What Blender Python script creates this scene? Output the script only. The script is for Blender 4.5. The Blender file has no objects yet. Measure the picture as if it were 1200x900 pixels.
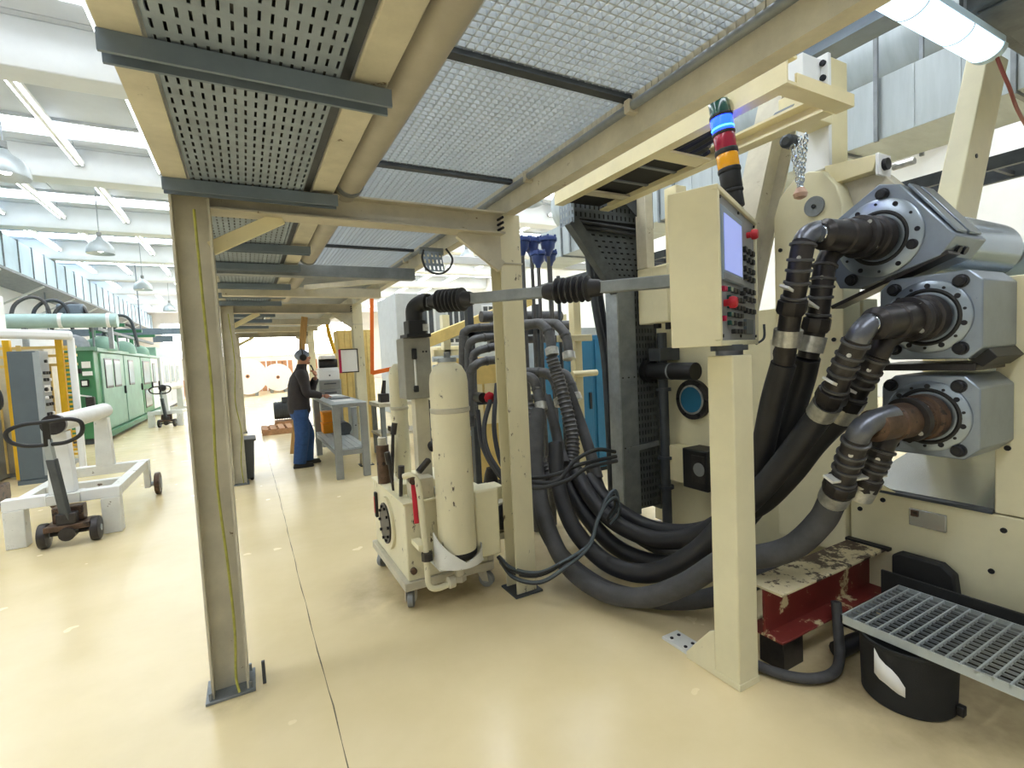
import bpy, bmesh, math, random
from mathutils import Vector, Matrix, Euler
random.seed(7)
PI = math.pi
scene = bpy.context.scene
COL = scene.collection

# ------------------------------------------------------------------ camera
def set_camera(yaw, pitch, roll, fpx, h):
    yaw, pitch, roll = (math.radians(a) for a in (yaw, pitch, roll))
    f = Vector((math.sin(yaw)*math.cos(pitch), math.cos(yaw)*math.cos(pitch), -math.sin(pitch)))
    r0 = Vector((math.cos(yaw), -math.sin(yaw), 0)); u0 = r0.cross(f)
    r = math.cos(roll)*r0 + math.sin(roll)*u0
    u = -math.sin(roll)*r0 + math.cos(roll)*u0
    cd = bpy.data.cameras.new('camera'); cam = bpy.data.objects.new('camera', cd); COL.objects.link(cam)
    cd.sensor_fit = 'HORIZONTAL'; cd.sensor_width = 36.0; cd.lens = 36.0*fpx/1200.0
    cd.clip_start = 0.05; cd.clip_end = 200
    m = Matrix((r, u, -f)).transposed().to_4x4(); m.translation = Vector((0, 0, h))
    cam.matrix_world = m
    scene.camera = cam
set_camera(28.283, 3.324, -2.813, 576.04, 1.5)

# ------------------------------------------------------------------ world, exposure
w = bpy.data.worlds.new('hall_daylight'); scene.world = w; w.use_nodes = True
w.node_tree.nodes['Background'].inputs[0].default_value = (0.95, 0.98, 1.0, 1)
w.node_tree.nodes['Background'].inputs[1].default_value = 0.35
scene.view_settings.view_transform = 'Standard'; scene.view_settings.look = 'None'
scene.view_settings.gamma = 1.0; scene.view_settings.use_curve_mapping = False
scene.view_settings.exposure = 0.0
SKYLIGHT = 11.5      # emission of the roof skylights
TUBE = 7.0           # emission of the fluorescent tubes

# ------------------------------------------------------------------ materials
def lin(c):
    if isinstance(c, str):
        c = tuple(int(c[i:i+2], 16) for i in (0, 2, 4))
    return tuple((v/255/12.92 if v/255 <= .04045 else ((v/255+.055)/1.055)**2.4) for v in c) + (1,)
MATS = {}
def mat(name, col, rough=.5, metal=0., var=.10, scale=6., wear=None, wear_amt=.35, wear_scale=9., bump=0., bscale=60., emit=0., trans=0., coat=0., stretch=None):
    m = bpy.data.materials.new(name); m.use_nodes = True; nt = m.node_tree; N = nt.nodes; L = nt.links
    b = N['Principled BSDF']; b.inputs['Roughness'].default_value = rough; b.inputs['Metallic'].default_value = metal
    if coat: b.inputs['Coat Weight'].default_value = coat
    if trans: b.inputs['Transmission Weight'].default_value = trans
    c = lin(col)
    tc = N.new('ShaderNodeTexCoord'); src = tc.outputs['Object']
    if stretch:
        mp = N.new('ShaderNodeMapping'); mp.inputs['Scale'].default_value = stretch; L.new(src, mp.inputs[0]); src = mp.outputs[0]
    if emit:
        b.inputs['Emission Color'].default_value = c; b.inputs['Emission Strength'].default_value = emit
    if var > 0 or wear:
        n = N.new('ShaderNodeTexNoise'); n.inputs['Scale'].default_value = scale; n.inputs['Detail'].default_value = 6; n.inputs['Roughness'].default_value = .65
        L.new(src, n.inputs['Vector'])
        r = N.new('ShaderNodeValToRGB'); L.new(n.outputs[0], r.inputs[0])
        r.color_ramp.elements[0].position = .3; r.color_ramp.elements[1].position = .7
        r.color_ramp.elements[0].color = tuple(x*(1-var*1.6) for x in c[:3])+(1,)
        r.color_ramp.elements[1].color = tuple(min(1, x*(1+var)) for x in c[:3])+(1,)
        out = r.outputs[0]
        if wear:
            n2 = N.new('ShaderNodeTexNoise'); n2.inputs['Scale'].default_value = wear_scale; n2.inputs['Detail'].default_value = 8; n2.inputs['Roughness'].default_value = .7
            L.new(src, n2.inputs['Vector'])
            r2 = N.new('ShaderNodeValToRGB'); L.new(n2.outputs[0], r2.inputs[0])
            t = .72-wear_amt*.4
            r2.color_ramp.elements[0].position = t; r2.color_ramp.elements[0].color = (0, 0, 0, 1)
            r2.color_ramp.elements[1].position = t+.04; r2.color_ramp.elements[1].color = (1, 1, 1, 1)
            mx = N.new('ShaderNodeMix'); mx.data_type = 'RGBA'; L.new(r2.outputs[0], mx.inputs[0]); L.new(out, mx.inputs[6]); mx.inputs[7].default_value = lin(wear)
            out = mx.outputs[2]
        L.new(out, b.inputs['Base Color'])
    else:
        b.inputs['Base Color'].default_value = c
    if bump:
        n3 = N.new('ShaderNodeTexNoise'); n3.inputs['Scale'].default_value = bscale; n3.inputs['Detail'].default_value = 4
        L.new(src, n3.inputs['Vector'])
        bp = N.new('ShaderNodeBump'); bp.inputs['Strength'].default_value = bump; bp.inputs['Distance'].default_value = .01
        L.new(n3.outputs[0], bp.inputs['Height']); L.new(bp.outputs[0], b.inputs['Normal'])
    MATS[name] = m
    return m
mat('cream', 'e6dfbc', .42, var=.05, scale=3, wear='8a7d55', wear_amt=.02, wear_scale=14)
mat('cream_chip', 'e2dbbb', .45, var=.06, scale=4, wear='4a3d2e', wear_amt=.24, wear_scale=20, stretch=(1, 1, .45))
mat('cream_dirty', 'c9c3ae', .5, var=.12, scale=5, wear='6e5d40', wear_amt=.16, wear_scale=14)
mat('pipe_taupe', 'a8a294', .5, var=.1, scale=3)
mat('cream_steel', 'bdb6a2', .55, var=.14, scale=4, wear='5d4a33', wear_amt=.18, wear_scale=14)
mat('cream_bright', 'eadfb4', .45, var=.05, scale=4, wear='7a6a45', wear_amt=.06, wear_scale=12)
mat('white_paint', 'eceeee', .5, var=.04, scale=2)
mat('roof_white', 'c3c8cd', .6, var=.05, scale=1.2)
mat('beam_white', 'd9dde0', .5, var=.03, scale=2)
mat('wall_white', 'e6e7e6', .7, var=.04, scale=1)
mat('wall_far', 'f0eae2', .8, var=.05, scale=1)
mat('white_chip', 'e2e3de', .5, var=.06, scale=6, wear='6b5f52', wear_amt=.22, wear_scale=12)
mat('galv', 'a4abb0', .42, .65, var=.16, scale=10)
mat('galv_dull', '8b9195', .55, .45, var=.16, scale=7)
mat('galv_tray', '8e9aa6', .55, .2, var=.14, scale=8, wear='c9c9c4', wear_amt=.04, wear_scale=18)
mat('galv_light', 'b9c2c6', .45, .4, var=.10, scale=3)
mat('duct_galv', 'b4bdc0', .5, .35, var=.10, scale=2.2, stretch=(1, 3, .4))
mat('duct_blue', 'b9d0dd', .45, .2, var=.08, scale=1.5)
mat('grating_grey', 'bdc5cb', .5, .1, var=.08, scale=9)
mat('dark_tray', '5d6264', .55, .35, var=.2, scale=8)
mat('dark_steel', '4c5157', .5, .4, var=.15, scale=8)
mat('strut_blue', '74818e', .5, .2, var=.1, scale=6)
mat('steel', '9aa5b1', .3, .85, var=.10, scale=7)
mat('steel_plate', '8f99a5', .36, .75, var=.10, scale=5, wear='6f7883', wear_amt=.2, wear_scale=10)
mat('steel_dark', '6d7078', .35, .75, var=.18, scale=9)
mat('chrome', 'dfe5ea', .14, 1., var=.02)
mat('roller', 'a2b0bd', .22, .85, var=.06, scale=4)
mat('stainless', 'c2c5c8', .22, .9, var=.08, scale=3)
mat('pipe_grey', '59595a', .5, .3, var=.2, scale=14, wear='7d7a76', wear_amt=.12, wear_scale=20)
mat('cast_dark', '3d3a3a', .38, .5, var=.25, scale=14)
mat('cast_rust', '5e4a3c', .45, .45, var=.3, scale=16, wear='2b2624', wear_amt=.4, wear_scale=14)
mat('rubber', '26262a', .5, var=.15, scale=12, bump=.1)
mat('hose_grey', '4a4a4c', .62, var=.2, scale=9, bump=.1)
mat('cable', '2c2e31', .5, var=.1)
mat('cable_blue', '58646e', .5, var=.1)
mat('black', '17181a', .5, var=.1)
mat('black_matte', '1d1e1f', .75, var=.12, scale=30, bump=.15, bscale=200)
mat('clamp', 'c4c4be', .35, .7, var=.2, scale=30, wear='5a4638', wear_amt=.15, wear_scale=30)
mat('bolt', '2b2c30', .4, .6, var=.1)
mat('float_blue', '2f4480', .42, var=.12, scale=20)
mat('red_paint', '7c2f2a', .5, var=.12, scale=6, wear='dccfa6', wear_amt=.42, wear_scale=6)
mat('ibeam_top', 'd8ccaa', .5, var=.1, scale=6, wear='4b3a30', wear_amt=.52, wear_scale=7)
mat('green', '43825a', .42, var=.10, scale=2.5)
mat('green_dark', '3d7a55', .45, var=.12, scale=3)
mat('green_light', '86ab98', .45, var=.10, scale=3)
mat('teal_pipe', 'a8c4c2', .45, var=.10, scale=3)
mat('yellow', 'eab91c', .5, var=.08)
mat('yellow_door', 'd8bd74', .55, var=.10, scale=6)
mat('orange', 'ee7420', .5, var=.06)
mat('orange_box', 'f39a12', .45, var=.06)
mat('pallet_wood', 'b98d68', .8, var=.2, scale=10)
mat('board_wood', 'c9a063', .6, var=.15, scale=5, stretch=(6, 6, .6))
mat('cardboard', 'c78f66', .85, var=.1, scale=4)
mat('paper', 'f2f2f0', .8, var=.02)
mat('cabin_grey', 'b4b9bc', .6, var=.05)
mat('blue_cab', '236b90', .45, var=.08, scale=3)
mat('cabinet_dark', '58636a', .5, .1, var=.06, scale=4)
mat('cabinet_grey', '9ba3a6', .5, .1, var=.06, scale=4)
mat('grey_paint', '8e9190', .5, .1, var=.10, scale=6)
mat('grey_box', '94938a', .5, .05, var=.10, scale=10, wear='5e5c55', wear_amt=.05)
mat('panel_grey', '8c8f92', .45, .2, var=.06, scale=8)
mat('screen_bezel', '8796a6', .4, var=.04)
mat('screen', '9aa9ee', .35, var=0, emit=.55)
mat('red', 'c42032', .4, var=.05)
mat('crimson', 'b01848', .4, var=.05)
mat('lamp_green', '0e4a44', .18, var=0, coat=.5)
mat('lamp_blue', '1030ff', .2, var=0, emit=9)
mat('lamp_cyan', '40b0ff', .2, var=0, emit=6)
mat('lamp_red', '9c1838', .2, var=0, coat=.5)
mat('lamp_amber', 'eaa50c', .2, var=0, coat=.5)
mat('skin', 'c98f72', .55, var=.06, scale=20)
mat('jacket', '3b3637', .8, var=.12, scale=14, bump=.2)
mat('denim', '34568c', .8, var=.15, scale=18, bump=.2)
mat('cap', '8590a4', .7, var=.2, scale=40)
mat('shoe', '3a3936', .7, var=.1)
mat('bin_grey', '5b5e60', .6, var=.08)
mat('wire_green', 'a9a648', .5, var=.2, scale=20)
mat('glass_pane', 'a9bcc2', .12, var=.05, scale=2)
mat('tube_glow', 'f4fbff', .3, var=0, emit=TUBE)
mat('lamp_diffuser', 'd3ecff', .3, var=0, emit=1.5)
mat('lamp_inner', 'ffffff', .3, var=0, emit=3.0)
mat('added_window_glow', 'fbfcff', .3, var=0, emit=6.0)
mat('skylight', 'f2f8ff', .3, var=0, emit=SKYLIGHT)
def floor_material():
    m = bpy.data.materials.new('floor_epoxy'); m.use_nodes = True; nt = m.node_tree; N = nt.nodes; L = nt.links
    b = N['Principled BSDF']; b.inputs['Roughness'].default_value = .3; b.inputs['Specular IOR Level'].default_value = .55
    tc = N.new('ShaderNodeNewGeometry')
    n = N.new('ShaderNodeTexNoise'); n.inputs['Scale'].default_value = .9; n.inputs['Detail'].default_value = 7; n.inputs['Roughness'].default_value = .6
    L.new(tc.outputs['Position'], n.inputs['Vector'])
    r = N.new('ShaderNodeValToRGB'); L.new(n.outputs[0], r.inputs[0])
    r.color_ramp.elements[0].position = .32; r.color_ramp.elements[0].color = lin('e0cd9e')
    r.color_ramp.elements[1].position = .68; r.color_ramp.elements[1].color = lin('eedcb2')
    # oily dirt around the hydraulic hoses and the machine's foot
    n2 = N.new('ShaderNodeTexNoise'); n2.inputs['Scale'].default_value = 2.2; n2.inputs['Detail'].default_value = 7; n2.inputs['Roughness'].default_value = .6
    L.new(tc.outputs['Position'], n2.inputs['Vector'])
    def blob(cx, cy, rx, ry):
        mp = N.new('ShaderNodeMapping'); mp.vector_type = 'TEXTURE'
        mp.inputs['Location'].default_value = (cx, cy, 0); mp.inputs['Scale'].default_value = (rx, ry, 50)
        L.new(tc.outputs['Position'], mp.inputs[0])
        ln = N.new('ShaderNodeVectorMath'); ln.operation = 'LENGTH'; L.new(mp.outputs[0], ln.inputs[0])
        mr = N.new('ShaderNodeMapRange'); mr.inputs[1].default_value = 1.0; mr.inputs[2].default_value = .35; mr.inputs[3].default_value = 0; mr.inputs[4].default_value = 1
        mr.interpolation_type = 'SMOOTHSTEP'; L.new(ln.outputs['Value'], mr.inputs[0]); return mr.outputs[0]
    tot = None
    for a in ((2.5, 2.7, 1.15, 1.35), (2.45, 1.0, .75, .75), (1.0, 3.2, .8, .7), (-.17, 2.6, .25, .25)):
        o = blob(*a)
        if tot is None: tot = o
        else:
            mm = N.new('ShaderNodeMath'); mm.operation = 'MAXIMUM'; L.new(tot, mm.inputs[0]); L.new(o, mm.inputs[1]); tot = mm.outputs[0]
    mr2 = N.new('ShaderNodeMapRange'); mr2.inputs[1].default_value = .3; mr2.inputs[2].default_value = .65; L.new(n2.outputs[0], mr2.inputs[0])
    mu = N.new('ShaderNodeMath'); mu.operation = 'MULTIPLY'; L.new(tot, mu.inputs[0]); L.new(mr2.outputs[0], mu.inputs[1])
    mu2 = N.new('ShaderNodeMath'); mu2.operation = 'MULTIPLY'; L.new(mu.outputs[0], mu2.inputs[0]); mu2.inputs[1].default_value = .62
    mx = N.new('ShaderNodeMix'); mx.data_type = 'RGBA'; L.new(mu2.outputs[0], mx.inputs[0]); L.new(r.outputs[0], mx.inputs[6]); mx.inputs[7].default_value = lin('6b573c')
    L.new(mx.outputs[2], b.inputs['Base Color'])
    n3 = N.new('ShaderNodeTexNoise'); n3.inputs['Scale'].default_value = 3.5; n3.inputs['Detail'].default_value = 3
    L.new(tc.outputs['Position'], n3.inputs['Vector'])
    mr3 = N.new('ShaderNodeMapRange'); mr3.inputs[3].default_value = .12; mr3.inputs[4].default_value = .34; L.new(n3.outputs[0], mr3.inputs[0]); L.new(mr3.outputs[0], b.inputs['Roughness'])
    bp = N.new('ShaderNodeBump'); bp.inputs['Strength'].default_value = .035; bp.inputs['Distance'].default_value = .02
    L.new(n3.outputs[0], bp.inputs['Height']); L.new(bp.outputs[0], b.inputs['Normal'])
    MATS['floor'] = m
floor_material()

# ------------------------------------------------------------------ mesh helpers
def frame_of(d):
    d = Vector(d).normalized(); a = Vector((0, 0, 1)) if abs(d.z) < .9 else Vector((1, 0, 0))
    u = d.cross(a).normalized(); v = u.cross(d).normalized()
    return u, v, d
class MB:
    def __init__(s): s.v = []; s.f = []
    def add(s, vs, fs):
        o = len(s.v); s.v += [tuple(v) for v in vs]; s.f += [tuple(i+o for i in f) for f in fs]; return s
    def box(s, x0, x1, y0, y1, z0, z1):
        x0, x1 = min(x0, x1), max(x0, x1); y0, y1 = min(y0, y1), max(y0, y1); z0, z1 = min(z0, z1), max(z0, z1)
        return s.add([(x0, y0, z0), (x1, y0, z0), (x1, y1, z0), (x0, y1, z0), (x0, y0, z1), (x1, y0, z1), (x1, y1, z1), (x0, y1, z1)],
              [(0, 3, 2, 1), (4, 5, 6, 7), (0, 1, 5, 4), (1, 2, 6, 5), (2, 3, 7, 6), (3, 0, 4, 7)])
    def bar(s, p0, p1, w, h, up=(0, 0, 1)):
        """rectangular bar between two points, w across, h along 'up'"""
        p0, p1 = Vector(p0), Vector(p1); d = (p1-p0).normalized(); up = Vector(up)
        sx = d.cross(up)
        if sx.length < 1e-4: sx = d.cross(Vector((1, 0, 0)))
        sx.normalize(); uz = sx.cross(d).normalized()
        vs = []
        for p in (p0, p1):
            for a, b in ((-1, -1), (1, -1), (1, 1), (-1, 1)): vs.append(p+sx*a*w/2+uz*b*h/2)
        return s.add(vs, [(0, 1, 2, 3), (7, 6, 5, 4), (0, 4, 5, 1), (1, 5, 6, 2), (2, 6, 7, 3), (3, 7, 4, 0)])
    def cyl(s, p0, p1, r0, r1=None, n=16, caps=True):
        r1 = r0 if r1 is None else r1; p0, p1 = Vector(p0), Vector(p1); u, v, d = frame_of(p1-p0)
        vs = [p0+(u*math.cos(2*PI*i/n)+v*math.sin(2*PI*i/n))*r0 for i in range(n)]+[p1+(u*math.cos(2*PI*i/n)+v*math.sin(2*PI*i/n))*r1 for i in range(n)]
        fs = [(i, n+i, n+(i+1) % n, (i+1) % n) for i in range(n)]
        if caps: fs += [tuple(range(n)), tuple(range(2*n-1, n-1, -1))]
        return s.add(vs, fs)
    def lathe(s, prof, p0, d=(0, 0, 1), n=20):
        """prof: (radius, distance along d); closed at both ends"""
        p0 = Vector(p0); u, v, d = frame_of(d); vs = []; fs = []; k = len(prof)
        for r, h in prof:
            for i in range(n): vs.append(p0+d*h+(u*math.cos(2*PI*i/n)+v*math.sin(2*PI*i/n))*max(r, 1e-4))
        for j in range(k-1):
            for i in range(n): fs.append((j*n+i, (j+1)*n+i, (j+1)*n+(i+1) % n, j*n+(i+1) % n))
        fs += [tuple(range(n)), tuple(range(k*n-1, (k-1)*n-1, -1))]
        return s.add(vs, fs)
    def tube(s, pts, r, n=10, caps=True, closed=False):
        pts = [Vector(p) for p in pts]; m = len(pts); rs = r if isinstance(r, (list, tuple)) else [r]*m
        T = [((pts[min(i+1, m-1)]-pts[max(i-1, 0)]) if not closed else (pts[(i+1) % m]-pts[i-1])).normalized() for i in range(m)]
        u, v, _ = frame_of(T[0]); vs = []; fs = []
        for i in range(m):
            if i:
                u = (u-T[i]*u.dot(T[i])).normalized(); v = u.cross(T[i]).normalized()
            else: v = u.cross(T[0]).normalized()
            for k in range(n): vs.append(pts[i]+(u*math.cos(2*PI*k/n)+v*math.sin(2*PI*k/n))*rs[i])
        for i in range(m-1 if not closed else m):
            j = (i+1) % m
            for k in range(n): fs.append((i*n+k, i*n+(k+1) % n, j*n+(k+1) % n, j*n+k))
        if caps and not closed: fs += [tuple(range(n-1, -1, -1)), tuple(range((m-1)*n, m*n))]
        return s.add(vs, fs)
    def prism(s, poly, fn, a, b):
        """poly of (u,v) extruded from a to b; fn(u,v,t) -> point"""
        n = len(poly); vs = [fn(u, v, a) for u, v in poly]+[fn(u, v, b) for u, v in poly]
        fs = [tuple(range(n)), tuple(range(2*n-1, n-1, -1))]+[(i, n+i, n+(i+1) % n, (i+1) % n) for i in range(n)]
        return s.add(vs, fs)
    def ring_loft(s, secs, n=20):
        """stack of elliptical rings (centre, rx, ry), capped"""
        vs = []; fs = []; k = len(secs)
        for c, rx, ry in secs:
            for i in range(n): a = 2*PI*i/n; vs.append((c[0]+rx*math.cos(a), c[1]+ry*math.sin(a), c[2]))
        for j in range(k-1):
            for i in range(n): fs.append((j*n+i, j*n+(i+1) % n, (j+1)*n+(i+1) % n, (j+1)*n+i))
        fs += [tuple(range(n-1, -1, -1)), tuple(range((k-1)*n, k*n))]
        return s.add(vs, fs)
    def chan(s, x, w, z0, z1, y0, y1, tw=.008, tf=.012):
        """channel section along Y: web at x, flanges reaching w (signed)"""
        g = 1 if w > 0 else -1
        p = [(x, z0), (x+w, z0), (x+w, z0+tf), (x+g*tw, z0+tf), (x+g*tw, z1-tf), (x+w, z1-tf), (x+w, z1), (x, z1)]
        return s.prism(p, XZ, y0, y1)
    def build(s, name, m, parent=None, bev=0., smooth=35, subs=0, solid=0.):
        me = bpy.data.meshes.new(name); me.from_pydata(s.v, [], s.f)
        bm = bmesh.new(); bm.from_mesh(me); bmesh.ops.recalc_face_normals(bm, faces=bm.faces); bm.to_mesh(me); bm.free()
        me.materials.append(MATS[m] if isinstance(m, str) else m)
        if smooth:
            me.shade_smooth(); me.set_sharp_from_angle(angle=math.radians(smooth))
        o = bpy.data.objects.new(name, me); COL.objects.link(o)
        if parent is not None:
            o.parent = parent; o.matrix_parent_inverse = world_of(parent).inverted()
        else:
            xs = [v[0] for v in s.v]; ys = [v[1] for v in s.v]; zs = [v[2] for v in s.v]
            c = Vector(((min(xs)+max(xs))/2, (min(ys)+max(ys))/2, min(zs)))
            me.transform(Matrix.Translation(-c)); o.location = c
        if bev:
            b = o.modifiers.new('bevel', 'BEVEL'); b.width = bev; b.segments = 2; b.limit_method = 'ANGLE'; b.angle_limit = .7
        if solid:
            d = o.modifiers.new('solid', 'SOLIDIFY'); d.thickness = solid; d.offset = 1
        return o
def world_of(o):
    m = o.matrix_basis.copy()
    if o.parent is not None: m = world_of(o.parent) @ o.matrix_parent_inverse @ m
    return m
def XZ(u, v, t): return (u, t, v)
def YZ(u, v, t): return (t, u, v)
def XY(u, v, t): return (u, v, t)
def spline(pts, k=8):
    """Catmull-Rom through the points"""
    P = [Vector(p) for p in pts]; P = [P[0]*2-P[1]]+P+[P[-1]*2-P[-2]]; out = []
    for i in range(1, len(P)-2):
        for j in range(k):
            t = j/k; a, b, c, d = P[i-1], P[i], P[i+1], P[i+2]
            out.append(.5*((2*b)+(c-a)*t+(2*a-5*b+4*c-d)*t*t+(3*b-a-3*c+d)*t**3))
    out.append(P[-2]); return out
def tag(o, label, cat, group=None):
    o['label'] = label; o['category'] = cat
    if group: o['group'] = group
    return o
def thing(name, label, cat, loc=(0, 0, 0), rz=0, group=None):
    o = bpy.data.objects.new(name, None); o.empty_display_size = .1; COL.objects.link(o)
    o.location = loc; o.rotation_euler = (0, 0, rz); return tag(o, label, cat, group)
def struct(o): o['kind'] = 'structure'; return o
def sroot(name, loc=(0, 0, 0)):
    o = bpy.data.objects.new(name, None); COL.objects.link(o); o.location = loc; o['kind'] = 'structure'; return o
def inst(src, name, parent, loc=(0, 0, 0), rot=(0, 0, 0)):
    """another piece sharing src's mesh, placed in world coordinates"""
    o = bpy.data.objects.new(name, src.data); COL.objects.link(o)
    o.parent = parent; o.matrix_parent_inverse = world_of(parent).inverted()
    o.location = loc; o.rotation_euler = rot
    for md in src.modifiers:
        if md.type == 'BEVEL':
            b = o.modifiers.new('bevel', 'BEVEL'); b.width = md.width; b.segments = md.segments; b.limit_method = md.limit_method; b.angle_limit = md.angle_limit
    return o
def copy_tree(o, parent=None):
    c = o.copy(); COL.objects.link(c)
    if parent is not None: c.parent = parent
    for ch in list(o.children): copy_tree(ch, c)
    return c
def perf(mb, fn, u0, u1, v0, v1, nu, nv, fu, fv, stagger=False):
    """perforated sheet: nu x nv cells, each with a slot of fu x fv of the cell; fn(u,v) -> point"""
    du, dv = (u1-u0)/nu, (v1-v0)/nv
    for i in range(nu):
        for j in range(nv):
            a, b = u0+i*du, v0+j*dv; cu, cv = a+du/2, b+dv/2
            if stagger and i % 2: cv += dv*.0
            hu, hv = du*fu/2, dv*fv/2; k = min(hu, hv)*.5
            O = [(a, b), (a+du, b), (a+du, b+dv), (a, b+dv)]
            I = [(cu-hu, cv-hv), (cu+hu, cv-hv), (cu+hu, cv+hv), (cu-hu, cv+hv)]
            vs = [fn(*p) for p in O+I]
            mb.add(vs, [(0, 1, 5, 4), (1, 2, 6, 5), (2, 3, 7, 6), (3, 0, 4, 7)])
    return mb
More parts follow.
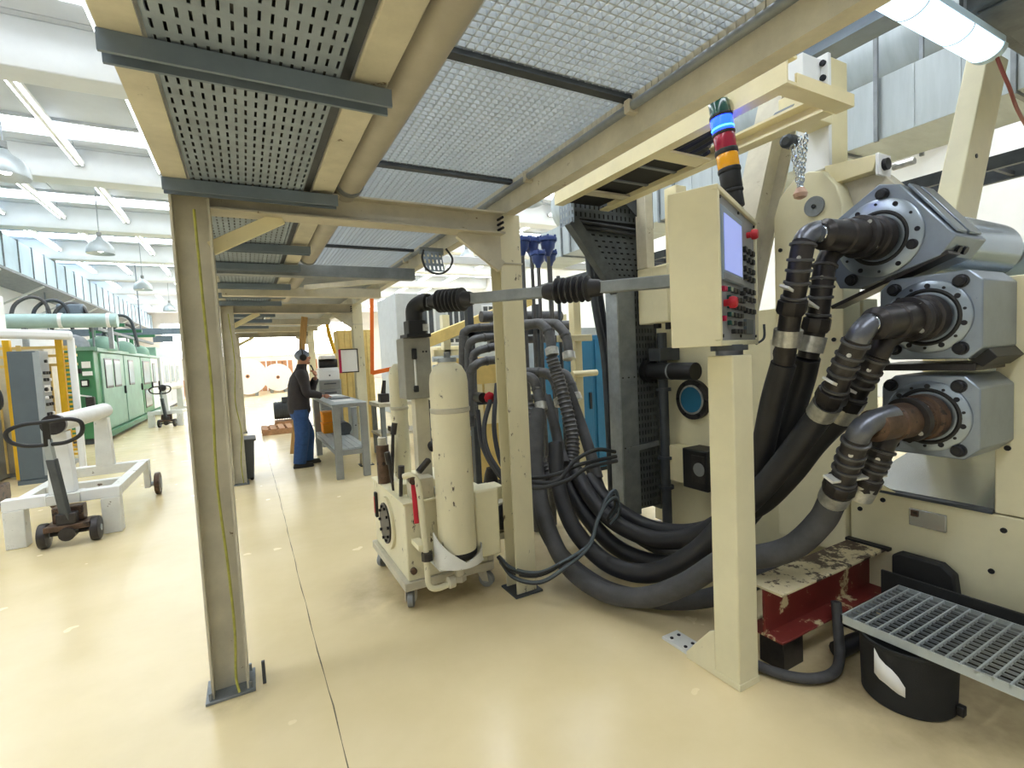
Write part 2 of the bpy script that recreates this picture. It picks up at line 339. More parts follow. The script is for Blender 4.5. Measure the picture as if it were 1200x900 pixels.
# centre lines of hoses, pipes and cables (metres)
PATH = {
    'H1': [(1.91, 3.16, 1.08), (1.79, 3.02, 0.73), (1.71, 2.82, 0.43), (1.67, 2.54, 0.20), (1.73, 2.28, 0.10), (1.82, 2.02, 0.13), (1.91, 1.79, 0.27), (2.01, 1.60, 0.45), (2.08, 1.47, 0.49), (2.15, 1.35, 0.56), (2.21, 1.26, 0.69), (2.23, 1.22, 0.79)],
    'H2': [(1.95, 3.00, 0.84), (1.87, 2.86, 0.57), (1.83, 2.64, 0.34), (1.88, 2.37, 0.19), (1.97, 2.10, 0.20), (2.06, 1.86, 0.37), (2.13, 1.70, 0.57), (2.18, 1.53, 0.78), (2.22, 1.41, 0.96), (2.25, 1.29, 1.15)],
    'H3': [(2.11, 3.02, 0.65), (2.08, 2.79, 0.48), (2.10, 2.55, 0.35), (2.18, 2.28, 0.30), (2.24, 2.02, 0.38), (2.27, 1.81, 0.53), (2.32, 1.63, 0.66), (2.34, 1.48, 0.84), (2.36, 1.37, 1.01), (2.39, 1.28, 1.13)],
    'H4': [(2.24, 3.00, 0.54), (2.24, 2.76, 0.40), (2.31, 2.49, 0.30), (2.35, 2.19, 0.33), (2.35, 1.91, 0.46), (2.33, 1.70, 0.66), (2.27, 1.58, 0.95), (2.23, 1.49, 1.22), (2.21, 1.42, 1.40)],
    'H5': [(2.04, 3.05, 0.56), (2.04, 2.81, 0.36), (2.09, 2.54, 0.19), (2.19, 2.26, 0.15), (2.27, 2.00, 0.27), (2.36, 1.79, 0.49), (2.40, 1.64, 0.74), (2.39, 1.53, 1.03), (2.38, 1.44, 1.29), (2.35, 1.39, 1.42)],
    'ribA': [(2.19, 3.37, 1.47), (2.22, 3.32, 1.28), (2.22, 3.23, 1.05), (2.21, 3.15, 0.82), (2.12, 3.07, 0.64), (1.95, 2.98, 0.53)],
    'ribB': [(1.94, 3.37, 1.13), (1.93, 3.31, 0.94), (1.92, 3.24, 0.74), (1.93, 3.11, 0.60), (1.95, 2.98, 0.49)],
    'hoC': [(2.10, 3.34, 1.16), (2.11, 3.27, 0.99), (2.11, 3.20, 0.79), (2.06, 3.05, 0.66)],
    'hoD': [(2.31, 3.34, 1.21), (2.35, 3.25, 0.96), (2.34, 3.12, 0.74), (2.33, 3.01, 0.52)],
    'pipeTop1': [(1.97, 3.85, 1.72), (2.12, 3.59, 1.75), (2.18, 3.51, 1.75), (2.21, 3.43, 1.67), (2.20, 3.37, 1.49)],
    'pipeTop2': [(2.17, 3.97, 1.78), (2.37, 3.63, 1.76), (2.40, 3.56, 1.73), (2.42, 3.48, 1.63), (2.40, 3.42, 1.45)],
    'pipeMid1': [(1.88, 3.64, 1.32), (1.97, 3.48, 1.33), (2.02, 3.40, 1.30), (2.04, 3.37, 1.21), (2.03, 3.31, 1.06)],
    'pipeMid2': [(2.08, 3.70, 1.35), (2.21, 3.52, 1.34), (2.24, 3.45, 1.30), (2.24, 3.38, 1.21), (2.23, 3.32, 1.08)],
    'pipeMid3': [(2.35, 3.73, 1.31), (2.46, 3.61, 1.32), (2.48, 3.54, 1.24), (2.49, 3.47, 1.09)],
    'pl1': [(2.11, 4.12, 1.78), (1.88, 4.18, 1.77), (1.79, 4.17, 1.74), (1.76, 4.18, 1.65), (1.70, 4.12, 1.03)],
    'pl2': [(2.06, 4.02, 1.68), (1.88, 4.06, 1.67), (1.79, 4.05, 1.64), (1.76, 4.06, 1.55), (1.70, 4.00, 1.04)],
    'pl3': [(2.00, 3.93, 1.59), (1.87, 3.95, 1.57), (1.78, 3.94, 1.54), (1.75, 3.95, 1.46), (1.69, 3.89, 0.98)],
    'pl4': [(1.91, 3.75, 1.47), (1.76, 3.77, 1.46), (1.68, 3.75, 1.43), (1.64, 3.77, 1.35), (1.59, 3.71, 0.93)],
    'cab1': [(1.47, 2.80, 0.70), (1.59, 2.67, 0.68), (1.68, 2.57, 0.70), (1.81, 2.56, 0.81), (2.00, 2.58, 0.85), (2.17, 2.60, 0.81)],
    'cab2': [(1.47, 2.79, 0.66), (1.57, 2.62, 0.66), (1.73, 2.54, 0.70), (1.88, 2.52, 0.76), (2.14, 2.55, 0.76)],
    'cab3': [(1.54, 2.81, 0.68), (1.72, 2.67, 0.71), (1.87, 2.59, 0.77), (2.17, 2.59, 0.78)],
    'bund': [(1.40, 2.91, 0.14), (1.38, 2.69, 0.13), (1.47, 2.53, 0.14), (1.59, 2.42, 0.23), (1.73, 2.35, 0.34), (1.82, 2.37, 0.47), (1.90, 2.38, 0.57), (1.98, 2.40, 0.59), (2.02, 2.43, 0.49), (2.00, 2.49, 0.39)],
    'floorcab': [(2.36, 2.52, 0.39), (2.30, 2.33, 0.37), (2.35, 2.19, 0.34), (2.43, 2.03, 0.32)],
    'lowhose': [(1.84, 1.30, 0.07), (1.87, 1.18, 0.12), (1.98, 1.12, 0.17), (2.14, 1.16, 0.22), (2.29, 1.24, 0.24)],
    'cartH1': [(1.60, 3.33, 1.17), (1.50, 3.25, 0.99), (1.47, 3.14, 0.82), (1.51, 3.00, 0.66)],
    'cartH2': [(1.55, 3.46, 1.09), (1.52, 3.35, 0.85), (1.55, 3.21, 0.67), (1.60, 3.06, 0.57)],
    'cartH3': [(1.74, 3.49, 1.28), (1.61, 3.31, 0.97), (1.59, 3.19, 0.73), (1.61, 3.06, 0.66)],
    'cartL': [(1.06, 3.17, 1.22), (1.02, 3.12, 1.11), (1.00, 3.07, 1.01), (1.00, 2.95, 0.94)],
    'grL': [(2.35, 3.02, 2.60), (2.38, 2.97, 2.21), (2.39, 2.94, 1.83), (2.41, 2.91, 1.44), (2.38, 2.89, 0.93)],
    'chain': [(2.63, 1.61, 2.56), (2.63, 1.60, 2.45), (2.63, 1.59, 2.27)],
    'uTA': [(2.38, 1.25, 1.98), (2.25, 1.27, 1.98), (2.17, 1.28, 1.95), (2.15, 1.29, 1.89), (2.16, 1.32, 1.76), (2.18, 1.36, 1.64), (2.21, 1.42, 1.40)],
    'uTB': [(2.49, 1.26, 1.94), (2.41, 1.29, 1.91), (2.37, 1.31, 1.86), (2.35, 1.32, 1.75), (2.36, 1.35, 1.59), (2.35, 1.39, 1.42)],
    'uMA': [(2.35, 1.04, 1.59), (2.23, 1.06, 1.56), (2.17, 1.07, 1.52), (2.17, 1.10, 1.46), (2.18, 1.15, 1.36), (2.21, 1.21, 1.25), (2.25, 1.29, 1.15)],
    'uMB': [(2.46, 1.04, 1.53), (2.37, 1.07, 1.49), (2.34, 1.09, 1.43), (2.35, 1.14, 1.34), (2.37, 1.21, 1.23), (2.39, 1.28, 1.13)],
    'uLA': [(2.32, 1.03, 1.18), (2.20, 1.05, 1.16), (2.14, 1.06, 1.13), (2.15, 1.09, 1.06), (2.17, 1.13, 0.96), (2.19, 1.17, 0.87), (2.23, 1.22, 0.79)],
    'uLB': [(2.42, 1.04, 1.12), (2.35, 1.06, 1.08), (2.33, 1.08, 1.01), (2.33, 1.12, 0.91), (2.34, 1.17, 0.81)],
    'redcord': [(3.62, 1.10, 2.91), (3.91, 1.17, 2.85), (4.28, 1.20, 2.78)],
}
# ================================================================== the hall
HX0, HX1, HY0, HY1, HZ = -7.2, 14.0, -7.0, 46.0, 6.5
fl = struct(MB().box(HX0, HX1, HY0, HY1, -.2, 0).build('floor', 'floor', smooth=0))
# crack-like joint running along the aisle
def joint():
    mb = MB(); y = -1.0; pts = []
    while y < 30: pts.append((.229+.004*math.sin(y*1.3)+.002*math.sin(y*6.3)+random.uniform(-.002, .002), y)); y += .12
    vs = []; fs = []
    for i, (x, y) in enumerate(pts):
        wd = .0022+.001*math.sin(i*1.7); vs += [(x-wd, y, .0012), (x+wd, y, .0012)]
        if i: fs.append((2*i-2, 2*i-1, 2*i+1, 2*i))
    mb.add(vs, fs); return mb
joint().build('floor_joint', mat('joint_dark', '6f6650', .8, var=.2, scale=20), fl, smooth=0)
struct(MB().box(HX0-.2, HX0, HY0, HY1, 0, HZ).build('wall_left', 'wall_white', smooth=0))
struct(MB().box(HX0, HX1, HY1, HY1+.2, 0, HZ).build('wall_far', 'wall_far', smooth=0))
wn = sroot('window_added', (1, HY1, 2.4))  # glowing window band added to brighten the far end of the hall
MB().box(-5.5, 9.5, HY1-.06, HY1-.03, 2.5, 5.2).build('window_pane', 'added_window_glow', wn, smooth=0)
for k in range(11): MB().box(-5.55+1.5*k, -5.45+1.5*k, HY1-.1, HY1-.061, 2.5, 5.2).build('mullion', 'white_paint', wn, smooth=0)
for z in (2.45, 5.2): MB().box(-5.55, 9.55, HY1-.1, HY1-.02, z, z+.06).build('window_frame', 'white_paint', wn, smooth=0)
struct(MB().box(HX1, HX1+.2, HY0, HY1, 0, HZ).build('wall_right', 'wall_white', smooth=0))
ceil = sroot('ceiling', (0, 20, HZ))
B0, BP = 4.85-.25+5.1-9.7, 4.85       # beams every 4.85 m
beam_y = [-5.05+BP*k+.25 for k in range(11)]
for y in beam_y:
    # sloping-sided white cross beam
    prof = [(y-.42, HZ), (y-.36, HZ-.42), (y-.24, HZ-.62), (y+.24, HZ-.62), (y+.36, HZ-.42), (y+.42, HZ)]
    MB().prism(prof, lambda u, v, t: (t, u, v), HX0, HX1).build('beam', 'beam_white', ceil, bev=.02)
for k in range(len(beam_y)-1):
    a, b = beam_y[k], beam_y[k+1]
    s0, s1 = a+2.95, a+3.75              # skylight band
    for (u, v) in ((a, s0), (s1, b)):
        n = 2
        for q in range(n):
            y0, y1 = u+(v-u)*q/n, u+(v-u)*(q+1)/n
            for x in range(int(7)):
                x0 = HX0+(HX1-HX0)*x/7; x1 = HX0+(HX1-HX0)*(x+1)/7
                MB().box(x0+.012, x1-.012, y0+.012, y1-.012, HZ, HZ+.12).build('roof_panel', 'roof_white', ceil, smooth=0)
    MB().box(HX0, HX1, s0, s1, HZ+.1, HZ+.14).build('skylight_strip', 'skylight', ceil, smooth=0)
    MB().box(HX0, HX1, s0-.05, s0+.01, HZ-.06, HZ+.1).box(HX0, HX1, s1-.01, s1+.05, HZ-.06, HZ+.1).build('skylight_kerb', 'roof_white', ceil, smooth=0)
MB().box(HX0-.2, HX1+.2, HY0, HY1+.2, HZ+.15, HZ+.3).build('roof_deck', 'roof_white', ceil, smooth=0)

# fluorescent battens running beam to beam
def batten(length):
    t = thing('fluorescent_batten', '', 'ceiling light')
    MB().box(-.09, .09, 0, length, 0, .06).build('housing', 'white_paint', t, smooth=0)
    MB().prism([(-.085, 0), (-.03, -.045), (.03, -.045), (.085, 0)], XZ, .02, length-.02).build('reflector', 'white_paint', t, smooth=0)
    for x in (-.055, .055):
        MB().cyl((x, .06, -.035), (x, length-.06, -.035), .018, n=8).build('tube', 'tube_glow', t)
    MB().box(-.08, .08, length-.03, length+.01, -.05, .0).build('end_cap', 'grey_paint', t, smooth=0)
    for y in (.4, length-.4):
        MB().cyl((0, y, .05), (0, y, .35), .008, n=6).build('hanger', 'galv', t)
    return t
bt = None
for k in range(2, len(beam_y)-1):
    for x in (-5.7, -4.4, -2.9, -1.4, 4.6, 6.2, 7.8, 9.4, 11.0):
        if bt is None: bt = batten(4.0); o = bt
        else: o = copy_tree(bt)
        o.location = (x, beam_y[k]+.43, HZ-.33)
        wh = {-5.7: 'row next to the pale blue duct', -4.4: 'row behind the bell pendants', -2.9: 'row in line with the bell pendants', -1.4: 'row next to the platform edge', 4.6: 'row next to the supply duct', 6.2: 'row over the round duct', 7.8: 'first row beyond the round duct', 9.4: 'second row beyond the round duct', 11.0: 'row next to the right wall'}[x]
        side = 'over the green machine aisle' if x < 0 else 'over the roller machine side'
        tag(o, 'white twin-tube fluorescent batten under the roof, '+wh, 'ceiling light', 'fluorescent battens, '+wh)

# bell pendants
def pendant():
    t = thing('pendant_lamp', '', 'pendant lamp')
    MB().lathe([(.02, .42), (.06, .40), (.10, .33), (.2, .27), (.27, .16), (.29, .02), (.285, 0), (.26, .02), (.18, .22), (.06, .3)], (0, 0, 0), n=24).build('bell_shade', 'galv_light', t)
    MB().cyl((0, 0, .42), (0, 0, 2.0), .012, n=6).build('rod', 'galv', t)
    MB().lathe([(.03, .28), (.06, .2), (.085, .12), (.06, .05), (.01, .03)], (0, 0, 0), n=16).build('bulb', 'lamp_inner', t)
    MB().cyl((0, 0, .42), (0, 0, .52), .05, n=12).build('socket', 'grey_paint', t)
    return t
pn = None
for (x, y, wh) in ((-2.92, 10.05, 'left'), (-2.95, 15.6, 'left'), (-3.05, 22.0, 'left'), (-3.1, 29.5, 'left'), (5.2, 8.6, 'right'), (6.4, 14.5, 'right')):
    if pn is None: pn = pendant(); o = pn
    else: o = copy_tree(pn)
    o.location = (x, y, 4.5)
    tag(o, 'silver bell-shaped pendant lamp on a thin rod '+('over the green machine aisle' if wh == 'left' else 'beyond the blue float valves'), 'pendant lamp', 'bell pendants '+wh)

# long air duct high on the left wall
t = thing('air_duct', 'long pale blue rectangular air duct high along the left wall', 'duct', (-6.5, 27, 4.8))
y = 6.0; i = 0
while y < 45.5:
    o = MB().box(-7.15, -6.0+(.0 if i % 2 else .0), y+.02, y+1.13, 4.82, 5.83).build('duct_section', 'duct_blue', t, bev=.01)
    MB().box(-7.17, -5.97, y-.015, y+.015, 4.79, 5.86).build('duct_flange', 'galv_dull', t, smooth=0)
    y += 1.15; i += 1
MB().box(-7.15, -5.9, 6, 45.5, 4.70, 4.78).build('duct_shelf', 'galv_dull', t, smooth=0)
y = 9.0
while y < 45:
    MB().bar((-7.15, y, 4.0), (-5.95, y, 4.68), .06, .06).build('bracket', 'white_paint', t, smooth=0); y += 3.45
# conveyor rail / pipe row under the duct
t = thing('wall_pipe', 'long white service pipe running along the left wall under the duct', 'pipe', (-7, 25, 3.6))
MB().cyl((-6.95, 6, 3.6), (-6.95, 45.8, 3.6), .06, n=10).build('pipe', 'white_paint', t)
for y in range(8, 45, 4): MB().box(-7.2, -6.9, y, y+.06, 3.5, 3.56).build('pipe_bracket', 'galv', t, smooth=0)
# ================================================================== steel platform
def h_poly(cx, cy, w, d, tf, tw, flip=False):
    """H section polygon; flanges perpendicular to X unless flip"""
    hw, hd, t = w/2, d/2, tw/2
    p = [(-hw, -hd), (-hw+tf, -hd), (-hw+tf, -t), (hw-tf, -t), (hw-tf, -hd), (hw, -hd), (hw, hd), (hw-tf, hd), (hw-tf, t), (-hw+tf, t), (-hw+tf, hd), (-hw, hd)]
    if flip: p = [(b, -a) for a, b in p]
    return [(cx+a, cy+b) for a, b in p]
plat = thing('steel_platform', 'cream painted steel platform frame overhead on H columns spanning the aisle', 'platform', (.63, 7, 0))
CY = [2.65, 7.3, 13.0]
for y in CY:
    yl = y-.02
    c = MB().prism(h_poly(-.165, yl, .15, .14, .01, .008), XY, .012, 2.30).build('column', 'cream_dirty', plat, bev=.001, smooth=0)
    MB().box(-.265, -.065, yl-.09, yl+.1, 0, .012).build('base_plate', 'galv_dull', c, bev=.002)
    for bx, by in ((-.245, -.07), (-.085, -.07), (-.245, .08), (-.085, .08)):
        MB().cyl((bx, yl+by, .0), (bx, yl+by, .045), .008, n=6).build('anchor_bolt', 'galv_dull', c)
    MB().box(-.245, -.085, yl-.08, yl+.08, 2.30, 2.312).build('cap_plate', 'cream_dirty', c)
    c = MB().prism(h_poly(1.455, y+.06, .145, .14, .01, .008, True), XY, .012, 2.345).build('column', 'cream_chip', plat, bev=.001, smooth=0)
    MB().box(1.36, 1.555, y-.04, y+.16, 0, .012).build('base_plate', 'dark_steel', c, bev=.002)
    MB().box(1.38, 1.53, y-.02, y+.13, 2.05, 2.058).build('stiffener', 'cream_dirty', c)
    # cross beam with flanges
    cb = MB().box(-.09, 1.385, y-.035, y-.027, 2.22, 2.33).box(-.09, 1.385, y-.09, y+.03, 2.21, 2.22).box(-.09, 1.385, y-.09, y+.03, 2.325, 2.335)
    cb.build('cross_beam', 'cream_steel', plat, bev=.001, smooth=0)
    # knee braces
    MB().bar((-.1, y-.02, 2.05), (.2, y-.02, 2.215), .06, .03, (0, 1, 0)).build('knee_brace', 'cream_bright', plat, bev=.002)
    MB().bar((1.38, y-.02, 2.03), (1.12, y-.02, 2.215), .07, .03, (0, 1, 0)).build('knee_brace', 'cream_dirty', plat, bev=.002)
    MB().prism([(1.38, 2.21), (1.13, 2.21), (1.38, 2.04)], XZ, y-.03, y-.022).build('gusset', 'cream_dirty', plat, smooth=0)
    for k in range(3):
        MB().cyl((1.365, y-.1, 2.24+.03*k), (1.365, y-.02, 2.24+.03*k), .008, n=6).build('bolt', 'bolt', plat)
# longitudinal members
MB().chan(-.245, .085, 2.30, 2.47, -.3, 14.5).build('edge_beam', 'cream_dirty', plat, smooth=0)
MB().box(.33, .43, -.3, 7.2, 2.315, 2.415).build('middle_beam', 'cream_dirty', plat, bev=.006)
MB().box(.35, .42, 7.2, 14.5, 2.33, 2.42).build('middle_beam', 'cream_dirty', plat, bev=.006)
MB().chan(1.42, .075, 2.345, 2.52, -.3, 14.5).build('edge_beam', 'cream_dirty', plat, smooth=0)
stripe0 = None
for i in range(146):                       # strips on the inner face, shaped to imitate light stripes through the grating
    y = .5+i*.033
    if stripe0 is None: stripe0 = MB().box(1.4165, 1.4195, -.0148, .0148, 2.462, 2.506).build('light_stripe', 'cream_dirty', plat, smooth=0); stripe0.location = (0, y, 0)
    else: inst(stripe0, 'light_stripe', plat, (0, y, 0))
for y in (4.45, 5.75, 9.6, 11.4):
    MB().box(-.16, 1.42, y-.05, y+.05, 2.235, 2.335).build('cross_beam', 'cream_dirty' if y != 4.45 else 'galv_dull', plat, bev=.004)
MB().bar((1.40, 5.0, 2.33), (.62, 5.7, 2.33), .05, .05).build('wind_brace', 'cream_dirty', plat, smooth=0)

# big pipe slung beside the middle beam
t = thing('overhead_pipe', 'thick cream round pipe slung beside the middle beam under the platform', 'pipe', (.505, 3, 2.3))
MB().cyl((.505, -.3, 2.375), (.505, 4.35, 2.375), .062, n=24).build('pipe', 'pipe_taupe', t)
MB().cyl((.505, 4.5, 2.375), (.505, 6.9, 2.375), .062, n=24).build('pipe', 'pipe_taupe', t)
for y in (.9, 2.5, 4.3, 5.9): MB().cyl((.505, y-.02, 2.375), (.505, y+.02, 2.375), .068, n=24).build('pipe_clamp', 'galv_dull', t)
# conduit on the right beam
t = thing('conduit_pipe', 'thin grey conduit clipped along the inside of the right platform beam', 'conduit', (1.395, 3, 2.45))
MB().cyl((1.392, -.3, 2.445), (1.392, 6.5, 2.445), .017, n=12).build('pipe', 'galv_dull', t)
for y in (.8, 1.5, 2.3, 3.4, 4.6): MB().box(1.372, 1.42, y-.015, y+.015, 2.42, 2.47).build('clip', 'cream_steel', t, bev=.003)

# grating panels
BARL = []
def grating_panel(x0, x1, y0, y1, z, nx, ny, label, group=None):
    t = thing('grating_panel', label, 'grating', ((x0+x1)/2, (y0+y1)/2, z), 0, group)
    L = y1-y0; W = x1-x0
    b0 = MB().box(-.002, .002, -L/2, L/2, 0, .022).build('bearing_bar', 'grating_grey', t, smooth=0); b0.matrix_parent_inverse.identity()
    def put(o, loc): o.matrix_parent_inverse.identity(); o.location = loc
    put(b0, (-W/2, 0, 0))
    for i in range(1, nx+1): put(inst(b0, 'bearing_bar', t), (-W/2+W*i/nx, 0, 0))
    c0 = MB().box(-W/2, W/2, -.0025, .0025, 0, .018).build('cross_bar', 'grating_grey', t, smooth=0); put(c0, (0, -L/2+L*.5/ny, 0))
    for j in range(1, ny): put(inst(c0, 'cross_bar', t), (0, -L/2+L*(j+.5)/ny, 0))
    for yy in (-L/2, L/2):
        f = MB().box(-W/2, W/2, -.003, .003, -.006, .036).build('end_band', 'galv_dull', t, smooth=0); put(f, (0, yy, 0))
    return t
gy = [.54, 1.535, 2.525, 3.53, 4.40, 5.7]
GL = ['over the control console', 'just before the first cross beam', 'right over the first cross beam', 'behind the first cross beam', 'between the grey and cream cross beams']
for k in range(5):
    grating_panel(.635, 1.418, gy[k]+.012, gy[k+1]-.012, 2.505, 24, max(20, round((gy[k+1]-gy[k])/.033)), 'grey steel grating panel of the platform floor '+GL[k], 'platform grating panels')
    bs = MB().box(.6, 1.42, gy[k+1]-.02, gy[k+1]+.02, 2.485, 2.503)
    bs.build('grating_support', 'dark_steel', plat, smooth=0)
for k, (a, b) in enumerate(((5.72, 7.2), (7.35, 9.6), (9.65, 11.35), (11.45, 13.9))):
    o = MB().box(.44, 1.415, a, b, 2.47, 2.478).build('floor_plate', 'galv_dull', smooth=0)
    tag(o, 'flat grey steel floor plate of the platform, number %s after the gratings' % ('one', 'two', 'three', 'four')[k], 'plate', 'platform floor plates')

# perforated cable trays with cables, carried on strut channels
def cable_tray(y0, y1, label):
    t = thing('cable_tray', label, 'cable tray', (.07, (y0+y1)/2, 2.3), 0, 'perforated trays under the platform')
    mb = MB(); perf(mb, lambda u, v: (u, v, 2.305), -.15, .29, y0, y1, 16, max(4, round((y1-y0)/.062)), .27, .60)
    mb.build('perforated_bottom', 'galv_tray', t, smooth=0, solid=.0015)
    for x in (-.15, .29):
        MB().box(x-.001, x+.001, y0, y1, 2.305, 2.365).build('side_wall', 'galv_tray', t, smooth=0)
    for i in range(11):
        x = -.12+i*.037; r = random.choice((.014, .017, .019)); pts = []
        y = y0
        while y < y1+.001:
            pts.append((x+random.uniform(-.006, .006), y, 2.307+.0015+r+random.uniform(0, .006))); y += (y1-y0)/6
        MB().tube(pts, r, 6).build('tray_cable', 'cable' if i % 3 else 'black', t)
    MB().box(.292, .328, y0, y1, 2.33, 2.34).build('edge_strip', 'dark_steel', t, smooth=0)
    MB().box(-.148, .288, y0, y1, 2.362, 2.366).build('tray_cover', 'dark_steel', t, smooth=0)
    return t
tl = ['stretch carried by the strut with the threaded rod', 'stretch over the first cross beam', 'stretch before the grey cross beam', 'stretch after the grey cross beam', 'stretch over the second cross beam', 'stretch over the grey bin', 'farthest stretch']
ys = [-.3, 2.57, 4.4, 6.0, 7.8, 10.0, 14.2]
for k in range(6): cable_tray(ys[k]+.002, ys[k+1]-.002, 'perforated cable tray under the platform, '+tl[k])
def strut(y, x0, x1, z, label):
    t = thing('strut_channel', label, 'strut', ((x0+x1)/2, y, z), 0, 'strut channels under the trays')
    MB().prism([(-.032, 0), (.032, 0), (.032, .05), (.022, .05), (.022, .006), (-.022, .006), (-.022, .05), (-.032, .05)], lambda u, v, tt: (tt, y+u, z+.052-v), x0, x1).build('channel', 'strut_blue', t, smooth=0)
    for x in (x0+.02,):
        MB().cyl((x, y, z+.05), (x, y, 3.1 if False else z+.26), .008, n=8).build('threaded_rod', 'dark_steel', t)
    return t
sl = ['with a threaded rod at its left end, under the nearest tray', 'just before the first cross beam', 'first beyond the first cross beam', 'on the grey cross beam', 'beyond the grey cross beam', 'before the second column', 'past the second column', 'near the far end', 'at the far end', 'last under the far tray']
for k, (y, a, b) in enumerate(((1.5, -.25, .435), (2.5, -.25, .44), (3.62, -.25, .44), (4.3, -.25, .44), (5.3, -.27, .44), (6.0, -.27, .44), (6.7, -.27, .44), (8.2, -.27, .44), (9.2, -.27, .44), (10.6, -.27, .44))):
    strut(y, a, b, 2.247, 'blue-grey steel strut channel '+sl[k])
# hangers to the roof for rods: tall rod beside the tray
o = MB().cyl((-.232, 1.5, 2.5), (-.232, 1.5, 6.5), .012, n=8).build('hanger_rod', 'strut_blue')
tag(o, 'thin blue-grey hanger rod rising from the left end of the nearest strut', 'rod')
# earth wire down the left column
pts = [(-.15, 2.555, 2.2), (-.145, 2.556, 1.8), (-.14, 2.556, 1.4), (-.150, 2.556, 1.0), (-.135, 2.556, .6), (-.13, 2.556, .3), (-.14, 2.55, .1), (-.13, 2.52, .03)]
tag(MB().tube(spline(pts, 6), .0055, 8).build('earth_wire', 'wire_green'), 'yellow-green earth wire running down the first left column', 'wire')
pts = [(-.15, 7.20, 2.2), (-.12, 7.2, 1.6), (-.15, 7.2, 1.1), (-.11, 7.2, .7), (-.14, 7.2, .3), (-.13, 7.18, .03)]
tag(MB().tube(spline(pts, 6), .006, 8).build('earth_wire', 'wire_green'), 'yellow-green earth wire running down the second left column', 'wire')
tag(MB().box(-.035, -.020, 2.575, 2.59, 0, .11).build('floor_peg', 'dark_steel', bev=.002), 'short dark steel peg standing beside the first left column base', 'peg')
# ================================================================== operator console on its column
cons = thing('operator_console', 'cream operator console with touch screen panel on a square column and gusset foot', 'control console', (1.84, 1.43, 0))
col = MB().box(1.778, 1.905, 1.362, 1.492, .012, 1.455).build('column', 'cream', cons, bev=.006)
MB().box(1.775, 1.908, 1.359, 1.495, .0, .03).build('foot_weld', 'cream', col, bev=.003)
MB().prism([(1.488, 0), (1.655, 0), (1.655, .03), (1.515, .20), (1.488, .215)], YZ, 1.775, 1.79).build('gusset', 'cream_chip', cons, bev=.003)
MB().prism([(1.488, 0), (1.62, 0), (1.62, .03), (1.50, .18), (1.488, .19)], YZ, 1.892, 1.905).build('gusset', 'cream', cons, bev=.003)
fp = MB().box(1.79, 1.90, 1.63, 1.83, 0, .014).build('floor_plate', 'white_chip', cons, bev=.002)
for (a, b) in ((1.82, 1.70), (1.87, 1.70), (1.82, 1.79), (1.87, 1.79)):
    MB().cyl((a, b, .012), (a, b, .018), .009, n=8).build('bolt_hole', 'bolt', fp)
MB().cyl((1.845, 1.43, 1.455), (1.845, 1.43, 1.50), .055, n=20).build('swivel', 'steel_dark', cons)
MB().cyl((1.845, 1.43, 1.475), (1.845, 1.43, 1.497), .075, n=20).build('swivel_flange', 'dark_steel', cons)
TH = math.radians(25); BO = Vector((1.655, 1.315, 1.497)); BW, BD, BH = .76, .20, .63
def BL(x, y, z): return (BO.x+x*math.cos(TH)-y*math.sin(TH), BO.y+x*math.sin(TH)+y*math.cos(TH), BO.z+z)
def bbox(mb, x0, x1, y0, y1, z0, z1):
    vs = [BL(x, y, z) for z in (z0, z1) for (x, y) in ((x0, y0), (x1, y0), (x1, y1), (x0, y1))]
    return mb.add(vs, [(0, 3, 2, 1), (4, 5, 6, 7), (0, 1, 5, 4), (1, 2, 6, 5), (2, 3, 7, 6), (3, 0, 4, 7)])
hs = bbox(MB(), 0, BW, .02, BD, 0, BH); lip = .022
for a in ((0, BW, 0, lip), (0, BW, BH-lip, BH)): bbox(hs, a[0], a[1], 0, .03, a[2], a[3])
for a in ((0, lip, lip, BH-lip), (BW-lip, BW, lip, BH-lip)): bbox(hs, a[0], a[1], 0, .03, a[2], a[3])
box = hs.build('housing', 'cream', cons, bev=.004)
pan = bbox(MB(), lip, BW-lip, .012, .02, lip, BH-lip).build('control_panel', 'panel_grey', cons, bev=.001)
bz = bbox(MB(), .035, .415, -.002, .012, BH-.365, BH-.07).build('screen_bezel', 'screen_bezel', cons, bev=.006)
bbox(MB(), .07, .38, -.0045, .0, BH-.325, BH-.10).build('screen', 'screen', bz, smooth=0)
bbox(MB(), .05, .40, -.004, 0, BH-.36, BH-.335).build('function_keys', 'panel_grey', bz, bev=.001)
def knob(x, z, r, m, d=.03):
    p = Vector(BL(x, .012, z)); n = Vector(BL(0, -1, 0))-Vector(BL(0, 0, 0))
    return MB().lathe([(r*.6, 0), (r*.6, d*.4), (r, d*.45), (r*1.02, d*.8), (r*.8, d)], p, n, n=14).build('push_button', m, cons)
knob(.575, BH-.105, .024, 'red', .05); knob(.105, BH-.455, .024, 'red', .05)
def key(x, z, w=.042, h=.024, m='black'):
    return bbox(MB(), x-w/2, x+w/2, -.006, .012, z-h/2, z+h/2).build('key_switch', m, cons, bev=.003)
for z in (.185, .225, .275, .315, .375, .415, .47):
    for x in (.485, .575, .655): key(x, BH-z)
for j, z in enumerate((.395, .43, .465, .50, .535, .57)):
    for i, x in enumerate((.17, .235, .30, .365, .415)):
        if (i+j*2) % 7 == 3: continue
        key(x, BH-z, .045, .02, 'lamp_green' if i == 0 else 'black')
key(.06, BH-.40, .02, .02, 'crimson'); key(.085, BH-.40, .02, .02, 'crimson'); key(.06, BH-.52, .022, .022, 'crimson')
bbox(MB(), .46, .62, -.002, .012, BH-.58, BH-.51).build('label_plate', 'cabinet_dark', cons, bev=.002)
